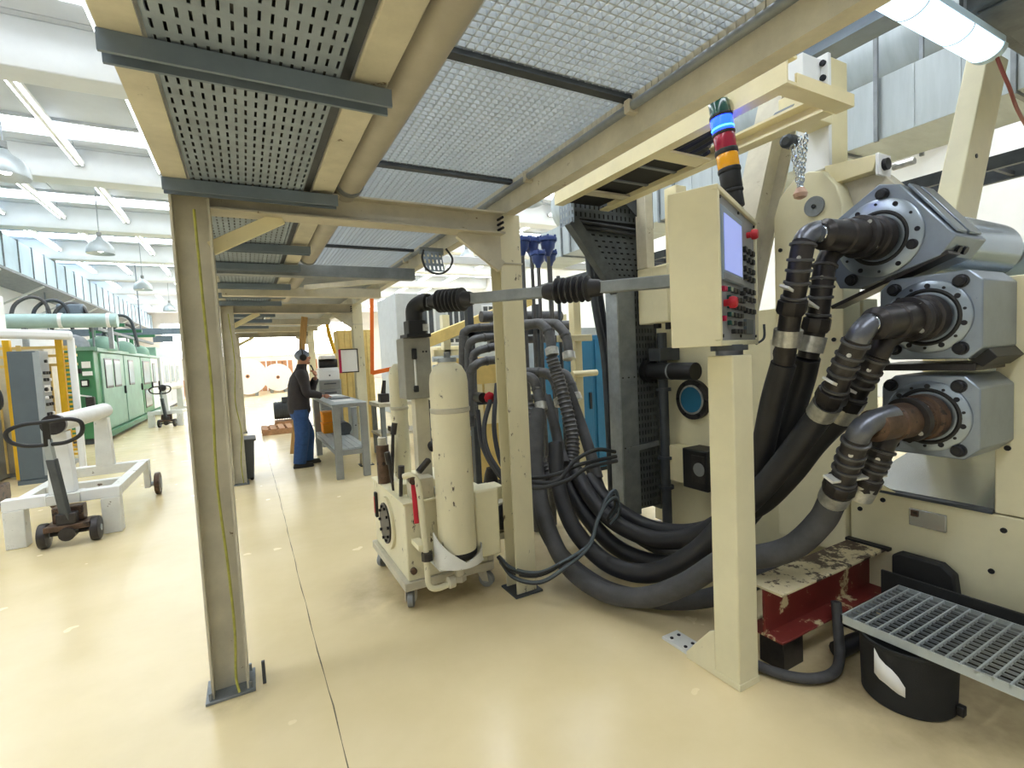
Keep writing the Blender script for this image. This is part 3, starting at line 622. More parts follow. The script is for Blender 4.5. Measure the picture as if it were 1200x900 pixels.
for x in (.045, .37, .715):
    for z in (.04, BH-.04): 
        p = Vector(BL(x, .008, z)); n = Vector(BL(0, -1, 0))-Vector(BL(0, 0, 0)); MB().cyl(p, p+n*.006, .007, n=8).build('screw', 'bolt', cons)
MB().tube(spline([BL(BW-.02, .01, .0), BL(BW+.02, -.02, .03), BL(BW+.03, -.02, .10)], 5), .006, 8).build('catch', 'dark_steel', cons)
# stack light
st = thing('stack_light', 'signal stack light on the console, blue segment glowing over red and amber', 'signal light', (2.02, 1.52, 2.125))
b0, b1 = Vector((2.025, 1.52, 2.127)), Vector((1.970, 1.552, 2.605)); ax = (b1-b0); Ls = ax.length; ax.normalize()
def seg(name, a, b, r, m, prof=None):
    return MB().lathe([(r*.97, a*Ls), (r, a*Ls+.004), (r, b*Ls-.004), (r*.97, b*Ls)], b0, ax, n=28).build(name, m, st)
seg('base', 0, .18, .042, 'black'); seg('base_ring', .14, .17, .047, 'black'); seg('base', .18, .34, .046, 'black'); seg('base_ring', .33, .37, .050, 'black')
seg('amber_lens', .37, .50, .047, 'lamp_amber'); seg('collar', .50, .545, .05, 'black')
seg('red_lens', .545, .68, .047, 'lamp_red'); seg('collar', .68, .71, .05, 'black')
seg('blue_lens', .71, .84, .047, 'lamp_blue'); seg('blue_glow', .735, .75, .0485, 'lamp_cyan'); seg('collar', .84, .87, .05, 'black')
MB().lathe([(.045, .87*Ls), (.045, .98*Ls), (.040, .995*Ls), (.02, Ls)], b0, ax, n=28).build('green_lens', 'lamp_green', st)

# ================================================================== suspension arm with bellows
arm = thing('suspension_arm', 'grey box-section cable arm with two black bellows joining console and pump cart', 'arm', (1.28, 2.2, 1.8))
A0, A1 = Vector((1.765, 1.585, 1.80)), Vector((.965, 2.90, 1.845))
def AT(t): return A0+(A1-A0)*t
for a, b in ((0, .30), (.42, .80), (.93, .975)):
    MB().bar(AT(a), AT(b), .05, .058).build('tube', 'galv_dull', arm, bev=.006)
def bellows(t0, t1, r, n, name):
    d = (A1-A0).normalized(); L = (A1-A0).length; p = AT(t0); l = (t1-t0)*L
    pr = [(.034, 0), (.042, .02), (.045, .05)]; k = l*.62/n; x = .06
    for i in range(n):
        pr += [(r*.72, x), (r, x+k*.38), (r, x+k*.55), (r*.72, x+k*.95)]; x += k
    pr += [(.045, x+.01), (.045, l-.03), (.036, l)]
    MB().lathe(pr, p, d, n=24).build('bellows', 'rubber', arm)
bellows(.255, .46, .066, 6, 'a'); bellows(.755, .955, .068, 7, 'b')
el = [AT(.965)+Vector((0, 0, .0)), AT(.995), A1+Vector((-.035, .03, -.03)), A1+Vector((-.04, .035, -.09)), A1+Vector((-.04, .035, -.12))]
MB().tube(spline(el, 5), .052, 14).build('elbow', 'black', arm)
bx, by = A1.x-.04, A1.y+.035
MB().box(bx-.055, bx+.055, by-.055, by+.055, 1.655, 1.74).build('swivel_block', 'black', arm, bev=.006)
MB().box(bx-.075, bx+.075, by-.075, by+.075, 1.637, 1.657).build('flange', 'black', arm, bev=.003)
MB().box(bx+.03, bx+.062, by-.066, by-.056, 1.675, 1.715).build('name_plate', 'clamp', arm)

# ================================================================== hydraulic pump cart
cart = thing('hydraulic_cart', 'cream hydraulic pump cart on castors with a tall chipped gas cylinder', 'pump cart', (1.03, 3.25, 0))
tank = MB().prism([(.77, .17), (1.30, .17), (1.30, .64), (.77, .64)], XZ, 2.86, 3.68).build('tank', 'cream_chip', cart, bev=.008)
MB().box(.74, 1.33, 2.84, 3.70, .12, .172).build('base_frame', 'cream_dirty', cart, bev=.004)
MB().box(.76, 1.31, 2.85, 3.69, .64, .652).build('tank_lid', 'cream', tank, bev=.002)
# inspection flange on the side
MB().cyl((.77, 3.28, .42), (.752, 3.28, .42), .175, n=32).build('flange_ring', 'cream_chip', tank)
MB().cyl((.755, 3.28, .42), (.742, 3.28, .42), .135, n=32).build('flange_cover', 'cast_dark', tank)
for k in range(10):
    a = 2*PI*k/10; MB().cyl((.745, 3.28+.112*math.cos(a), .42+.112*math.sin(a)), (.730, 3.28+.112*math.cos(a), .42+.112*math.sin(a)), .010, n=6).build('flange_bolt', 'bolt', tank)
MB().box(.75, .77, 3.56, 3.60, .38, .56).build('level_gauge', 'black', tank, bev=.004)
MB().box(.746, .75, 3.57, 3.59, .41, .53).build('level_glass', 'red', tank)
MB().lathe([(.02, 0), (.02, .02), (.014, .025)], (.80, 2.86, .235), (0, -1, 0), n=10).build('drain_plug', 'cast_rust', tank)
# side box right of the cylinder
MB().box(1.16, 1.32, 2.70, 2.86, .27, .69).build('side_box', 'cream', cart, bev=.012)
# castors
def castor(x, y, a, r=.05):
    c = MB().box(x-.05, x+.05, y-.05, y+.05, .112, .122)
    ca, sa = math.cos(a), math.sin(a)
    for s in (-1, 1):
        ox, oy = -sa*.026*s, ca*.026*s
        c.add([(x+ox+ca*.04, y+oy+sa*.04, .115), (x+ox-ca*.04, y+oy-sa*.04, .115), (x+ox-ca*.035-ca*.02, y+oy-sa*.055, .045), (x+ox-ca*.01, y+oy-sa*.01, .045),
               (x+ox*1.2+ca*.04, y+oy*1.2+sa*.04, .115), (x+ox*1.2-ca*.04, y+oy*1.2-sa*.04, .115), (x+ox*1.2-ca*.055, y+oy*1.2-sa*.055, .045), (x+ox*1.2-ca*.01, y+oy*1.2-sa*.01, .045)],
              [(0, 1, 2, 3), (7, 6, 5, 4), (0, 4, 5, 1), (1, 5, 6, 2), (2, 6, 7, 3), (3, 7, 4, 0)])
    o = c.build('castor', 'cream_dirty', cart, smooth=0)
    wx, wy = x-ca*.025, y-sa*.025
    MB().lathe([(r*.5, -.018), (r, -.016), (r, .016), (r*.5, .018)], (wx, wy, r), (-sa, ca, 0), n=20).build('wheel', 'grey_paint', o)
    MB().lathe([(r*.45, -.021), (r*.45, .021)], (wx, wy, r), (-sa, ca, 0), n=14).build('hub', 'galv', o)
castor(.80, 2.92, 1.1); castor(1.275, 2.90, 2.2); castor(.81, 3.62, .6); castor(1.28, 3.62, .3)
# main gas cylinder
gc = MB().lathe([(.035, .30), (.085, .305), (.108, .33), (.113, .37), (.113, 1.36), (.106, 1.41), (.082, 1.455), (.05, 1.475), (.05, 1.49)], (1.04, 2.72, 0), n=40).build('gas_cylinder', 'cream_chip', cart)
MB().lathe([(.114, 0), (.118, .005), (.118, .025), (.114, .03)], (1.04, 2.72, 1.185), n=40).build('band', 'cream_dirty', gc)
MB().cyl((1.04, 2.72, 1.48), (1.04, 2.72, 1.505), .055, n=24).build('cap', 'galv', gc)
MB().cyl((1.04, 2.72, 1.50), (1.04, 2.72, 1.54), .018, n=10).build('valve_stem', 'grey_paint', gc)
MB().lathe([(.1, .0), (.115, .02), (.117, .04), (.112, .05)], (1.04, 2.72, .315), n=40).build('foot_ring', 'black', gc)
# white cradle under it
pts = [(1.04-.15*math.cos(a), 2.72-.15*math.sin(a)*.9) for a in [PI*k/12 for k in range(13)]]
cr = MB()
vs = []; fs = []
for i, (x, y) in enumerate(pts):
    h = .30+.17*abs(i-6)/6*(1 if i < 6 else .35)
    vs += [(x, y, .285), (x, y, h+.02), (x+(1.04-x)*.05, y+(2.72-y)*.05, h+.02), (x+(1.04-x)*.05, y+(2.72-y)*.05, .285)]
    if i:
        a = 4*(i-1); b = 4*i
        fs += [(a, b, b+1, a+1), (a+1, b+1, b+2, a+2), (a+2, b+2, b+3, a+3), (a+3, b+3, b, a)]
fs += [(0, 1, 2, 3), tuple(reversed((48, 49, 50, 51)))]
cr.add(vs, fs); cr.box(.90, 1.18, 2.66, 2.86, .275, .287); cr.build('cradle', 'white_chip', cart)
MB().cyl((1.04, 2.72, .275), (1.04, 2.72, .2), .03, n=14).cyl((1.04, 2.72, .2), (1.04, 2.72, .165), .042, n=6).build('bottom_fitting', 'cream_dirty', cart)
MB().lathe([(.02, 0), (.035, .005), (.035, .04), (.02, .045)], (1.0, 2.70, .18), (-1, -.1, 0), n=12).build('union_nut', 'cream_dirty', cart)
# bent supply pipe in front of the tank
MB().tube(spline([(.99, 2.695, .18), (.92, 2.70, .165), (.87, 2.70, .17), (.845, 2.71, .2), (.845, 2.72, .3), (.842, 2.74, .55), (.838, 2.76, .72), (.83, 2.78, .80), (.80, 2.80, .83), (.77, 2.83, .82)], 6), .018, 12).build('bent_pipe', 'cream_chip', cart)
MB().cyl((.845, 2.71, .34), (.845, 2.712, .385), .034, n=8).build('pipe_coupling', 'cast_dark', cart)
MB().box(.80, .85, 2.72, 2.86, .40, .43).build('pipe_bracket', 'cream', cart)
# valve manifold and levers on the lid
MB().box(.83, .97, 2.88, 3.0, .65, .78).build('valve_block', 'cream_dirty', cart, bev=.006)
MB().box(.80, 1.1, 3.05, 3.2, .65, .72).build('valve_block', 'cream', cart, bev=.006)
for (x, y, z0, z1, dx) in ((.80, 3.2, .65, .86, -.02), (.84, 3.4, .65, 1.02, .03), (.79, 3.0, .66, .80, .01)):
    MB().cyl((x, y, z0), (x+dx, y, z1), .012, n=8).cyl((x+dx, y, z1-.03), (x+dx*1.5, y, z1+.05), .02, n=10).build('lever', 'cast_dark', cart)
MB().cyl((.80, 3.45, .65), (.80, 3.45, .92), .045, n=16).build('filter', 'cast_rust', cart)
MB().cyl((.80, 3.45, .92), (.80, 3.45, .97), .03, n=12).build('filter_cap', 'cream_dirty', cart)
MB().bar((.815, 2.80, .78), (.81, 2.76, .55), .028, .014).build('red_handle', 'red', cart, bev=.004)
MB().cyl((.812, 2.82, .80), (.808, 2.77, .80), .024, n=12).build('handle_hub', 'cast_rust', cart)
MB().bar((.85, 2.8, .84), (.93, 2.83, .90), .035, .03).build('gauge', 'cast_dark', cart, bev=.006)
MB().box(.98, 1.2, 2.88, 2.95, .66, .70).build('nameplate_bar', 'white_paint', cart, bev=.003)
# second cylinder and post
MB().lathe([(.03, .65), (.058, .67), (.06, .7), (.06, 1.40), (.05, 1.45), (.02, 1.48)], (.95, 3.5, 0), n=24).build('small_cylinder', 'cream_chip', cart)
MB().lathe([(.062, 0), (.066, .004), (.066, .02), (.062, .024)], (.95, 3.5, 1.15), n=24).build('band', 'cream_dirty', cart)
MB().box(.91, 1.00, 2.98, 3.06, .65, 1.27).build('support_post', 'cream_dirty', cart, bev=.004)
MB().cyl((1.17, 2.78, .7), (1.17, 2.78, 1.15), .017, n=12).build('sight_tube', 'white_chip', cart)
MB().cyl((1.17, 2.78, 1.02), (1.17, 2.78, 1.05), .024, n=8).build('coupling', 'galv', cart)
# motor
mo = MB().lathe([(.05, 0), (.095, .01), (.105, .03), (.105, .24), (.08, .28)], (1.43, 2.86, .44), (0, 1, 0), n=28).build('motor', 'cream_dirty', cart)
for k in range(5):
    MB().lathe([(.018+.016*k, -.004), (.021+.016*k, -.006), (.024+.016*k, -.004)], (1.43, 2.86, .44), (0, 1, 0), n=24).build('fan_grille', 'steel_dark', mo)
MB().box(1.37, 1.47, 2.92, 3.06, .54, .63).build('terminal_box', 'cream', mo, bev=.008)
MB().box(1.33, 1.50, 2.86, 3.3, .29, .335).build('motor_base', 'cream_dirty', cart, bev=.003)
MB().box(1.30, 1.34, 2.86, 3.3, .15, .29).build('motor_bracket', 'cream_dirty', cart, bev=.003)
# grey switch box on the post, with its white handle
gb = thing('switch_box', 'grey steel box with a white lever handle under the black arm elbow', 'switch box', (.93, 3.0, 1.26))
MB().box(.845, 1.015, 2.93, 3.09, 1.262, 1.637).build('body', 'grey_box', gb, bev=.005)
MB().box(.90, .912, 2.915, 2.925, 1.34, 1.51).build('handle_bar', 'white_paint', gb, bev=.003)
MB().box(.892, .92, 2.905, 2.932, 1.505, 1.57).build('handle_grip', 'black', gb, bev=.006)
MB().box(.892, .92, 2.905, 2.932, 1.305, 1.345).build('handle_grip', 'black', gb, bev=.006)
for x in (.965, .985): MB().cyl((x, 2.93, 1.55), (x, 2.925, 1.55), .006, n=8).build('screw', 'bolt', gb)
# ================================================================== roller machine
mach = thing('roller_machine', 'large cream roller machine frame carrying three stacked steel rolls', 'machine', (3.0, 1.4, 0))
MB().box(2.9, 3.08, .40, 1.49, .02, .685).build('lower_frame', 'cream', mach, bev=.006)
MB().box(2.9, 3.08, -.2, .893, .69, 1.735).build('right_stanchion', 'cream', mach, bev=.006)
MB().box(2.9, 3.08, -.2, .395, .02, .685).build('lower_frame', 'cream', mach, bev=.006)
sl_ = MB().box(2.885, 2.9, 1.06, 1.21, .55, .635).build('slot_plate', 'stainless', mach, bev=.003)
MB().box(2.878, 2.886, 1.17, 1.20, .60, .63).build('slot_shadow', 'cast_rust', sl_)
MB().box(2.885, 3.05, .895, 1.49, .685, .70).build('sill_strip', 'dark_steel', mach, bev=.002)
MB().add([(2.92, .90, .705), (2.92, 1.46, .705), (3.7, 1.46, .84), (3.7, .90, .84), (2.92, .90, .70), (2.92, 1.46, .70), (3.7, 1.46, .835), (3.7, .90, .835)],
         [(0, 1, 2, 3), (7, 6, 5, 4), (0, 4, 5, 1), (1, 5, 6, 2), (2, 6, 7, 3), (3, 7, 4, 0)]).build('drip_tray', 'stainless', mach, smooth=0)
MB().prism([(1.27, .70), (1.48, .70), (1.46, .79)], YZ, 2.885, 2.895).build('corner_gusset', 'cream_bright', mach, smooth=0)
for (y, z) in ((1.40, .645), (1.33, .645), (1.44, .57), (.86, .62), (.845, 1.38), (.85, .99), (.90, .42)):
    MB().cyl((2.9, y, z), (2.893, y, z), .012, n=10).build('tapped_hole', 'bolt', mach)
# left frame behind the hoses
MB().box(3.05, 3.2, 1.49, 3.15, .02, 1.72).build('left_frame', 'cream', mach, bev=.006)
MB().prism([(1.5, .3), (1.5, 2.22), (1.53, 2.33), (1.6, 2.43), (1.68, 2.455), (1.76, 2.44), (1.85, 2.36), (1.89, 2.25), (1.895, .3)], YZ, 2.87, 3.04).build('left_stanchion', 'cream', mach, bev=.006)
MB().cyl((2.87, 1.645, 2.25), (2.858, 1.645, 2.25), .055, n=24).build('pin_cap', 'galv_dull', mach)
MB().cyl((2.858, 1.645, 2.25), (2.852, 1.645, 2.25), .012, n=8).build('pin_bolt', 'bolt', mach)
for (y, z) in ((1.62, 1.82), (1.55, 1.5), (1.85, 2.05), (1.85, 1.6), (1.62, 2.05)):
    MB().cyl((2.87, y, z), (2.863, y, z), .012, n=8).build('tapped_hole', 'bolt', mach)
# lever arm and square nut above the stanchion
MB().prism([(1.60, 2.36), (1.38, 2.36), (1.36, 2.42), (1.36, 2.44), (1.62, 2.47)], YZ, 2.92, 3.02).build('lever_arm', 'cream_bright', mach, bev=.004)
MB().prism([(1.56, 2.36), (1.37, 2.36), (1.24, 2.2), (1.42, 2.0), (1.52, 2.1)], YZ, 2.98, 3.1).build('tapered_bracket', 'cream_dirty', mach, bev=.004)
MB().box(2.905, 3.03, 1.345, 1.36, 2.33, 2.44).build('nut_plate', 'white_paint', mach, bev=.003)
MB().cyl((2.96, 1.345, 2.385), (2.96, 1.325, 2.385), .03, n=16).build('nut_hole', 'bolt', mach)
MB().cyl((3.05, 1.345, 2.385), (3.05, 1.25, 2.385), .018, n=10).build('threaded_rod', 'clamp', mach)
# ring, motor and boss on the left frame
MB().cyl((3.05, 2.68, 1.09), (3.01, 2.68, 1.09), .155, n=32).build('hole_ring', 'cast_dark', mach)
MB().cyl((3.03, 2.68, 1.09), (3.004, 2.68, 1.09), .115, n=32).build('hole_rim', 'clamp', mach)
MB().cyl((3.02, 2.68, 1.09), (3.002, 2.68, 1.09), .10, n=32).build('blue_disc', 'blue_cab', mach)
for k in range(6):
    a = PI*k/3; MB().cyl((3.012, 2.68+.135*math.cos(a), 1.09+.135*math.sin(a)), (3.0, 2.68+.135*math.cos(a), 1.09+.135*math.sin(a)), .012, n=6).build('ring_bolt', 'bolt', mach)
MB().prism([(2.66, .48), (2.72, .44), (2.86, .44), (2.92, .52), (2.92, .64), (2.86, .72), (2.66, .72)], YZ, 2.93, 3.05).build('boss_block', 'cream_bright', mach, bev=.005)
cp = MB().box(2.86, 3.05, 2.42, 2.65, .44, .74).build('coupling_guard', 'black', mach, bev=.01)
MB().cyl((2.862, 2.49, .6), (2.85, 2.49, .6), .05, n=16).build('guard_window', 'grey_paint', cp)
MB().box(2.855, 2.862, 2.44, 2.56, .50, .70).build('guard_frame', 'cast_dark', cp)
MB().box(2.96, 3.05, 1.50, 1.62, 1.36, 1.52).build('bearing_foot', 'cream_dirty', mach, bev=.004)
MB().cyl((2.96, 1.9, 1.43), (2.94, 1.9, 1.43), .06, n=20).build('shaft_seal', 'cast_dark', mach)
MB().box(2.96, 3.05, 1.82, 1.99, 1.34, 1.52).build('bearing_foot', 'cream_dirty', mach, bev=.004)
# dark service pipes on the left frame
MB().cyl((2.92, 2.88, .06), (2.92, 2.88, 1.62), .038, n=16).build('service_pipe', 'dark_steel', mach)
for z in (.38, .62, 1.17): MB().cyl((2.92, 2.88, z-.012), (2.92, 2.88, z+.012), .06, n=16).build('pipe_flange', 'dark_steel', mach)
mf = MB().cyl((2.86, 2.95, 1.32), (2.86, 2.50, 1.32), .065, n=24).build('black_cylinder', 'black', mach)
MB().cyl((2.86, 2.99, 1.32), (2.86, 2.945, 1.32), .09, n=24).build('cylinder_flange', 'black', mf)
MB().cyl((2.86, 2.72, 1.32), (2.86, 2.735, 1.32), .067, n=24).build('band', 'galv_dull', mf)
MB().box(2.84, 3.05, 2.82, 2.95, 1.40, 1.50).build('pipe_bracket', 'dark_steel', mach, bev=.004)
# cream junction box and tall post over it
jb = MB().box(2.76, 2.92, 2.64, 2.96, 1.69, 2.12).build('junction_box', 'cream', mach, bev=.008)
MB().box(2.752, 2.76, 2.645, 2.80, 1.70, 2.11).build('box_door', 'cream', jb, bev=.003)
MB().cyl((2.84, 2.72, 1.69), (2.84, 2.72, 1.64), .03, n=12).build('cable_gland', 'black', jb)
MB().cyl((2.84, 2.84, 1.69), (2.84, 2.84, 1.655), .03, n=12).build('cable_gland', 'black', jb)
MB().box(2.93, 3.04, 2.70, 2.82, 1.72, 2.72).build('tall_post', 'cream_bright', mach, bev=.005)
MB().box(2.75, 2.83, 2.84, 2.95, 2.12, 2.70).build('tall_post', 'cream_dirty', mach, bev=.005)

# ---- bearing blocks and rolls
def bolt_head(mb_parent, x, y, z, r):
    o = MB().lathe([(r*1.25, .0), (r*1.25, .004), (r, .005), (r, .022), (r*.85, .026)], (x, y, z), (-1, 0, 0), n=18).build('socket_bolt', 'bolt', mb_parent)
    MB().cyl((x-.0262, y, z), (x-.0272, y, z), r*.55, n=6).build('socket', 'black', o)
def bearing(label, cy, cz, poly, bolts, rdisc, nsmall, nrot, x1):
    t = thing('bearing_block', label, 'bearing block', (2.7, cy, cz-.2), 0, 'roll bearing blocks')
    b = MB().prism([(cy-r, cz+u) for r, u in poly], YZ, 2.55, x1).build('block', 'steel_plate', t, bev=.005)
    fl_ = MB().lathe([(.1, -.002), (rdisc, -.002), (rdisc, .010), (rdisc-.006, .014), (.1, .014)], (2.55, cy, cz), (-1, 0, 0), n=56).build('flange_disc', 'steel', t)
    MB().lathe([(.110, .008), (.121, .016), (.112, .018), (.10, .012), (.07, .010)], (2.55, cy, cz), (-1, 0, 0), n=40).build('seal_ring', 'black', t)
    for r, u in bolts: bolt_head(t, 2.55, cy-r, cz+u, .022)
    for k in range(nsmall):
        a = 2*PI*(k+.35)/nsmall+nrot; rr = rdisc-.022
        MB().cyl((2.536, cy+rr*math.cos(a), cz+rr*math.sin(a)), (2.532, cy+rr*math.cos(a), cz+rr*math.sin(a)), .0105 if k % 2 else .006, n=10).build('flange_screw', 'bolt', fl_)
    return t
def sq(h, c): return [(-h+c, -h), (h-c, -h), (h, -h+c), (h, h-c), (h-c, h), (-h+c, h), (-h, h-c), (-h, -h+c)]
tb = bearing('tilted steel bearing block of the top roll', 1.18, 1.945, [(0, .24), (.08, .215), (.275, -.05), (.225, -.12), (-.075, -.212), (-.17, -.2), (-.28, .03), (-.23, .10)],
        [(.015, .19), (.132, -.055), (-.115, -.168), (-.2, .05)], .172, 12, .3, 2.84)
MB().prism([(1.18-.095, 2.155), (1.18-.265, 1.915), (1.18-.273, 1.921), (1.18-.103, 2.161)], YZ, 2.58, 2.66).build('side_rail', 'steel', tb, bev=.002)
MB().prism([(1.18-.095, 2.155), (1.18-.265, 1.915), (1.18-.273, 1.921), (1.18-.103, 2.161)], YZ, 2.69, 2.80).build('side_rail', 'steel', tb, bev=.002)
for x in (2.64, 2.70): MB().cyl((x, .945, 1.855), (x, .925, 1.845), .017, n=12).build('side_hole', 'bolt', tb)
mb_ = bearing('square steel bearing block of the middle roll', 1.0, 1.575, sq(.178, .045), [(.11, .135), (.11, -.135), (-.12, .13), (-.12, -.13)], .152, 14, .1, 2.89)
lb = bearing('square steel bearing block of the bottom roll', 1.0, 1.155, sq(.172, .05), [(.105, .13), (.105, -.135), (-.165+.03, .128), (-.13, -.13)], .15, 14, .1, 2.89)
MB().prism([(.86, 1.345), (1.22, 1.345), (1.22, 1.375), (.86, 1.375)], YZ, 2.6, 2.9).build('spacer_bar', 'cast_dark', mb_, bev=.003)
MB().prism([(.845, 1.36), (.80, 1.40), (.83, 1.44), (.90, 1.40)], YZ, 2.62, 2.9).build('rubber_flap', 'black', mb_, bev=.003)
o = MB().bar((2.60, .93, 1.835), (2.62, 1.40, 1.66), .10, .018, (0, .35, 1)).build('guide_rail', 'cast_dark', bev=.003)
tag(o, 'dark sloping guide rail between the top and middle bearing blocks', 'rail')
def roll(label, cy, cz, x0, x1, r):
    t = thing('steel_roll', label, 'roll', (x0, cy, cz-r), 0, 'machine rolls')
    MB().lathe([(r*.5, 0), (r*.93, .0), (r*.93, .06), (r, .07), (r, x1-x0-.07), (r*.93, x1-x0-.06)], (x0, cy, cz), (1, 0, 0), n=56).build('roll_body', 'roller', t)
    MB().cyl((x1-.06, cy, cz), (x1+.25, cy, cz), r*.45, n=24).build('journal', 'steel', t)
roll('polished top steel roll behind its tilted block', 1.18, 1.945, 2.84, 3.75, .155)
roll('middle steel roll between the frame stanchions', 1.03, 1.575, 2.895, 4.3, .165)
roll('bottom steel roll over the drip tray', 1.03, 1.155, 2.895, 4.3, .165)
o = thing('far_bearing', 'blue motor and cream housing at the far end of the top roll', 'motor', (4.4, 1.3, 1.4))
MB().cyl((4.05, 1.25, 1.95), (4.6, 1.25, 1.95), .11, n=20).build('blue_motor', 'duct_blue', o)
MB().box(4.35, 4.7, .7, 1.6, .7, 1.85).build('housing', 'cream', o, bev=.01)
MB().cyl((4.33, 1.05, 1.92), (4.28, 1.05, 1.92), .09, n=16).build('coupling', 'cast_rust', o)
MB().box(4.25, 4.7, .2, .7, .02, 1.75).build('far_stanchion', 'cream', o, bev=.01)

# ---- rotary unions with their elbows
def vlerp(pts, t):
    k = t*(len(pts)-1); i = min(int(k), len(pts)-2); return pts[i].lerp(pts[i+1], k-i)
def leg(parent, path, r, shiny):
    sp = spline(path, 10); n = len(sp); a = int(n*.42); b = n
    MB().tube(sp[:a+1], r, 16).build('elbow', 'steel_dark' if shiny else 'cast_dark', parent)
    pts = []; rs = []
    for i in range(a, b):
        f = (i-a)/(b-a); pts.append(sp[i]); rs.append(r*1.06)
    e = MB().tube(pts, rs, 16).build('pipe_leg', 'cast_dark', parent)
    for f in (.06, .30, .42, .56, .78):
        p = vlerp(sp, .42+f*.44); q = vlerp(sp, .42+f*.44+.02); d = (q-p).normalized()
        MB().lathe([(r*1.05, -.006), (r*1.24, -.003), (r*1.24, .006), (r*1.05, .009)], p, d, n=18).build('collar', 'pipe_grey', parent)
    p = vlerp(sp, .80); q = vlerp(sp, .84); d = (q-p).normalized()
    MB().lathe([(r*1.1, -.02), (r*1.4, -.012), (r*1.45, .035), (r*1.25, .05)], p, d, n=8).build('hose_coupling', 'cast_dark', parent)
    p = vlerp(sp, .92); q = vlerp(sp, .97); d = (q-p).normalized()
    MB().lathe([(r*1.2, -.03), (r*1.36, -.036), (r*1.36, .038), (r*1.2, .04)], p, d, n=20).build('hose_clamp', 'clamp', parent)
    p = vlerp(sp, .55); MB().cyl(p, p+Vector((-.045, -.02, .0)), .009, n=8).build('bleed_screw', 'clamp', parent)
    return vlerp(sp, .74), (vlerp(sp, .8)-vlerp(sp, .7)).normalized()
def union(label, cy, cz, ey, ez, pa, pb, m):
    t = thing('rotary_union', label, 'rotary union', (2.4, cy, cz-.15), 0, 'rotary unions on the rolls')
    a = Vector((2.545, cy, cz)); b = Vector((2.21, ey, ez)); d = (b-a); L = d.length
    MB().lathe([(.08, 0), (.096, .01), (.096, .05), (.085, .055), (.085, .08), (.074, .085), (.074, L*.62), (.066, L*.64), (.066, L-.02), (.045, L)], a, d, n=32).build('union_body', m, t)
    MB().lathe([(.072, .0), (.093, .004), (.093, .03), (.072, .034)], a+d*.30, d, n=32).build('union_flange', 'cast_dark', t)
    for k in range(4):
        an = PI/4+k*PI/2; p = a+d*.28+Vector((0, .072*math.cos(an), .072*math.sin(an))); MB().cyl(p, p-Vector((.05, 0, 0)), .010, n=8).build('union_bolt', 'clamp', t)
    c1, d1 = leg(t, pa, .044, True); c2, d2 = leg(t, pb, .043, False)
    MB().bar(c1-(c2-c1).normalized()*.085, c2+(c2-c1).normalized()*.075, .05, .012, d1).build('tie_bracket', 'white_chip', t, bev=.002)
    MB().lathe([(.02, 0), (.038, .004), (.038, .012), (.036, .02)], b+d.normalized()*-.01, d, n=20).build('end_ring', 'chrome', t)
union('black rotary union with twin elbows on the top roll', 1.18, 1.945, 1.245, 1.955, PATH['uTA'], PATH['uTB'], 'cast_dark')
union('brown-black rotary union with twin elbows on the middle roll', 1.0, 1.575, 1.05, 1.555, PATH['uMA'], PATH['uMB'], 'cast_dark')
union('rusty rotary union with twin elbows on the bottom roll', 1.0, 1.155, 1.06, 1.14, PATH['uLA'], PATH['uLB'], 'cast_rust')

# ---- big hoses
HL = {'H1': 'thick grey hose from the bottom rotary union, lowest on the floor', 'H2': 'thick hose from the middle union front elbow to the pipe rack',
      'H3': 'thick hose from the middle union rear elbow to the pipe rack', 'H4': 'thick black hose hanging from the top union front elbow', 'H5': 'thick black hose hanging from the top union rear elbow'}
for k, lab in HL.items():
    tag(MB().tube(spline(PATH[k], 10), .055, 18).build('hydraulic_hose', 'hose_grey' if k in ('H1',) else 'rubber', smooth=60), lab, 'hose', 'thick hydraulic hoses')
extra = [('thick grey hose sweeping low on the floor behind the console', [(1.85, 3.15, .95), (1.72, 2.95, .55), (1.70, 2.68, .24), (1.80, 2.36, .075), (1.95, 2.08, .06), (2.15, 1.86, .10), (2.42, 1.72, .2), (2.75, 1.7, .3), (3.03, 1.75, .32)]),
         ('thick grey hose lying against the cable column foot', [(2.35, 3.12, .6), (2.32, 2.9, .35), (2.38, 2.65, .17), (2.5, 2.35, .08), (2.62, 2.1, .07), (2.8, 1.9, .12), (3.03, 1.85, .2)])]
for lab, p in extra: tag(MB().tube(spline(p, 10), .05, 18).build('hydraulic_hose', 'hose_grey', smooth=60), lab, 'hose', 'thick hydraulic hoses')

# ---- pipe rack behind the right column
rack = thing('pipe_rack', 'cluster of grey elbow pipes behind the right platform column', 'pipe rack', (2.1, 3.6, 0))
for k in ('pipeTop1', 'pipeTop2', 'pipeMid1', 'pipeMid2', 'pipeMid3', 'pl1', 'pl2', 'pl3', 'pl4'):
    r = .042 if k.startswith('pipe') else .036
    e = MB().tube(spline(PATH[k], 8), r, 16).build('elbow_pipe', 'pipe_grey', rack)
    sp = spline(PATH[k], 8)
    for f in (.18, .72, .95):
        p = vlerp(sp, f); q = vlerp(sp, min(1, f+.03)) if f < .97 else p; d = (vlerp(sp, f+.02)-p).normalized()
        MB().lathe([(r, -.012), (r*1.12, -.008), (r*1.12, .008), (r, .012)], p, d, n=16).build('weld_collar', 'pipe_grey', e)
for k in ('pipeTop1', 'pipeTop2', 'pipeMid1', 'pipeMid2', 'pipeMid3'):
    sp = spline(PATH[k], 8); d = (sp[-1]-sp[-3]).normalized()
    MB().lathe([(.045, -.06), (.055, -.055), (.055, .005), (.045, .01)], sp[-1], d, n=18).build('hose_clamp', 'clamp', rack)
for x, z in ((1.90, 1.9), (2.3, 1.72), (2.52, 1.85), (1.55, 1.5)):
    pass
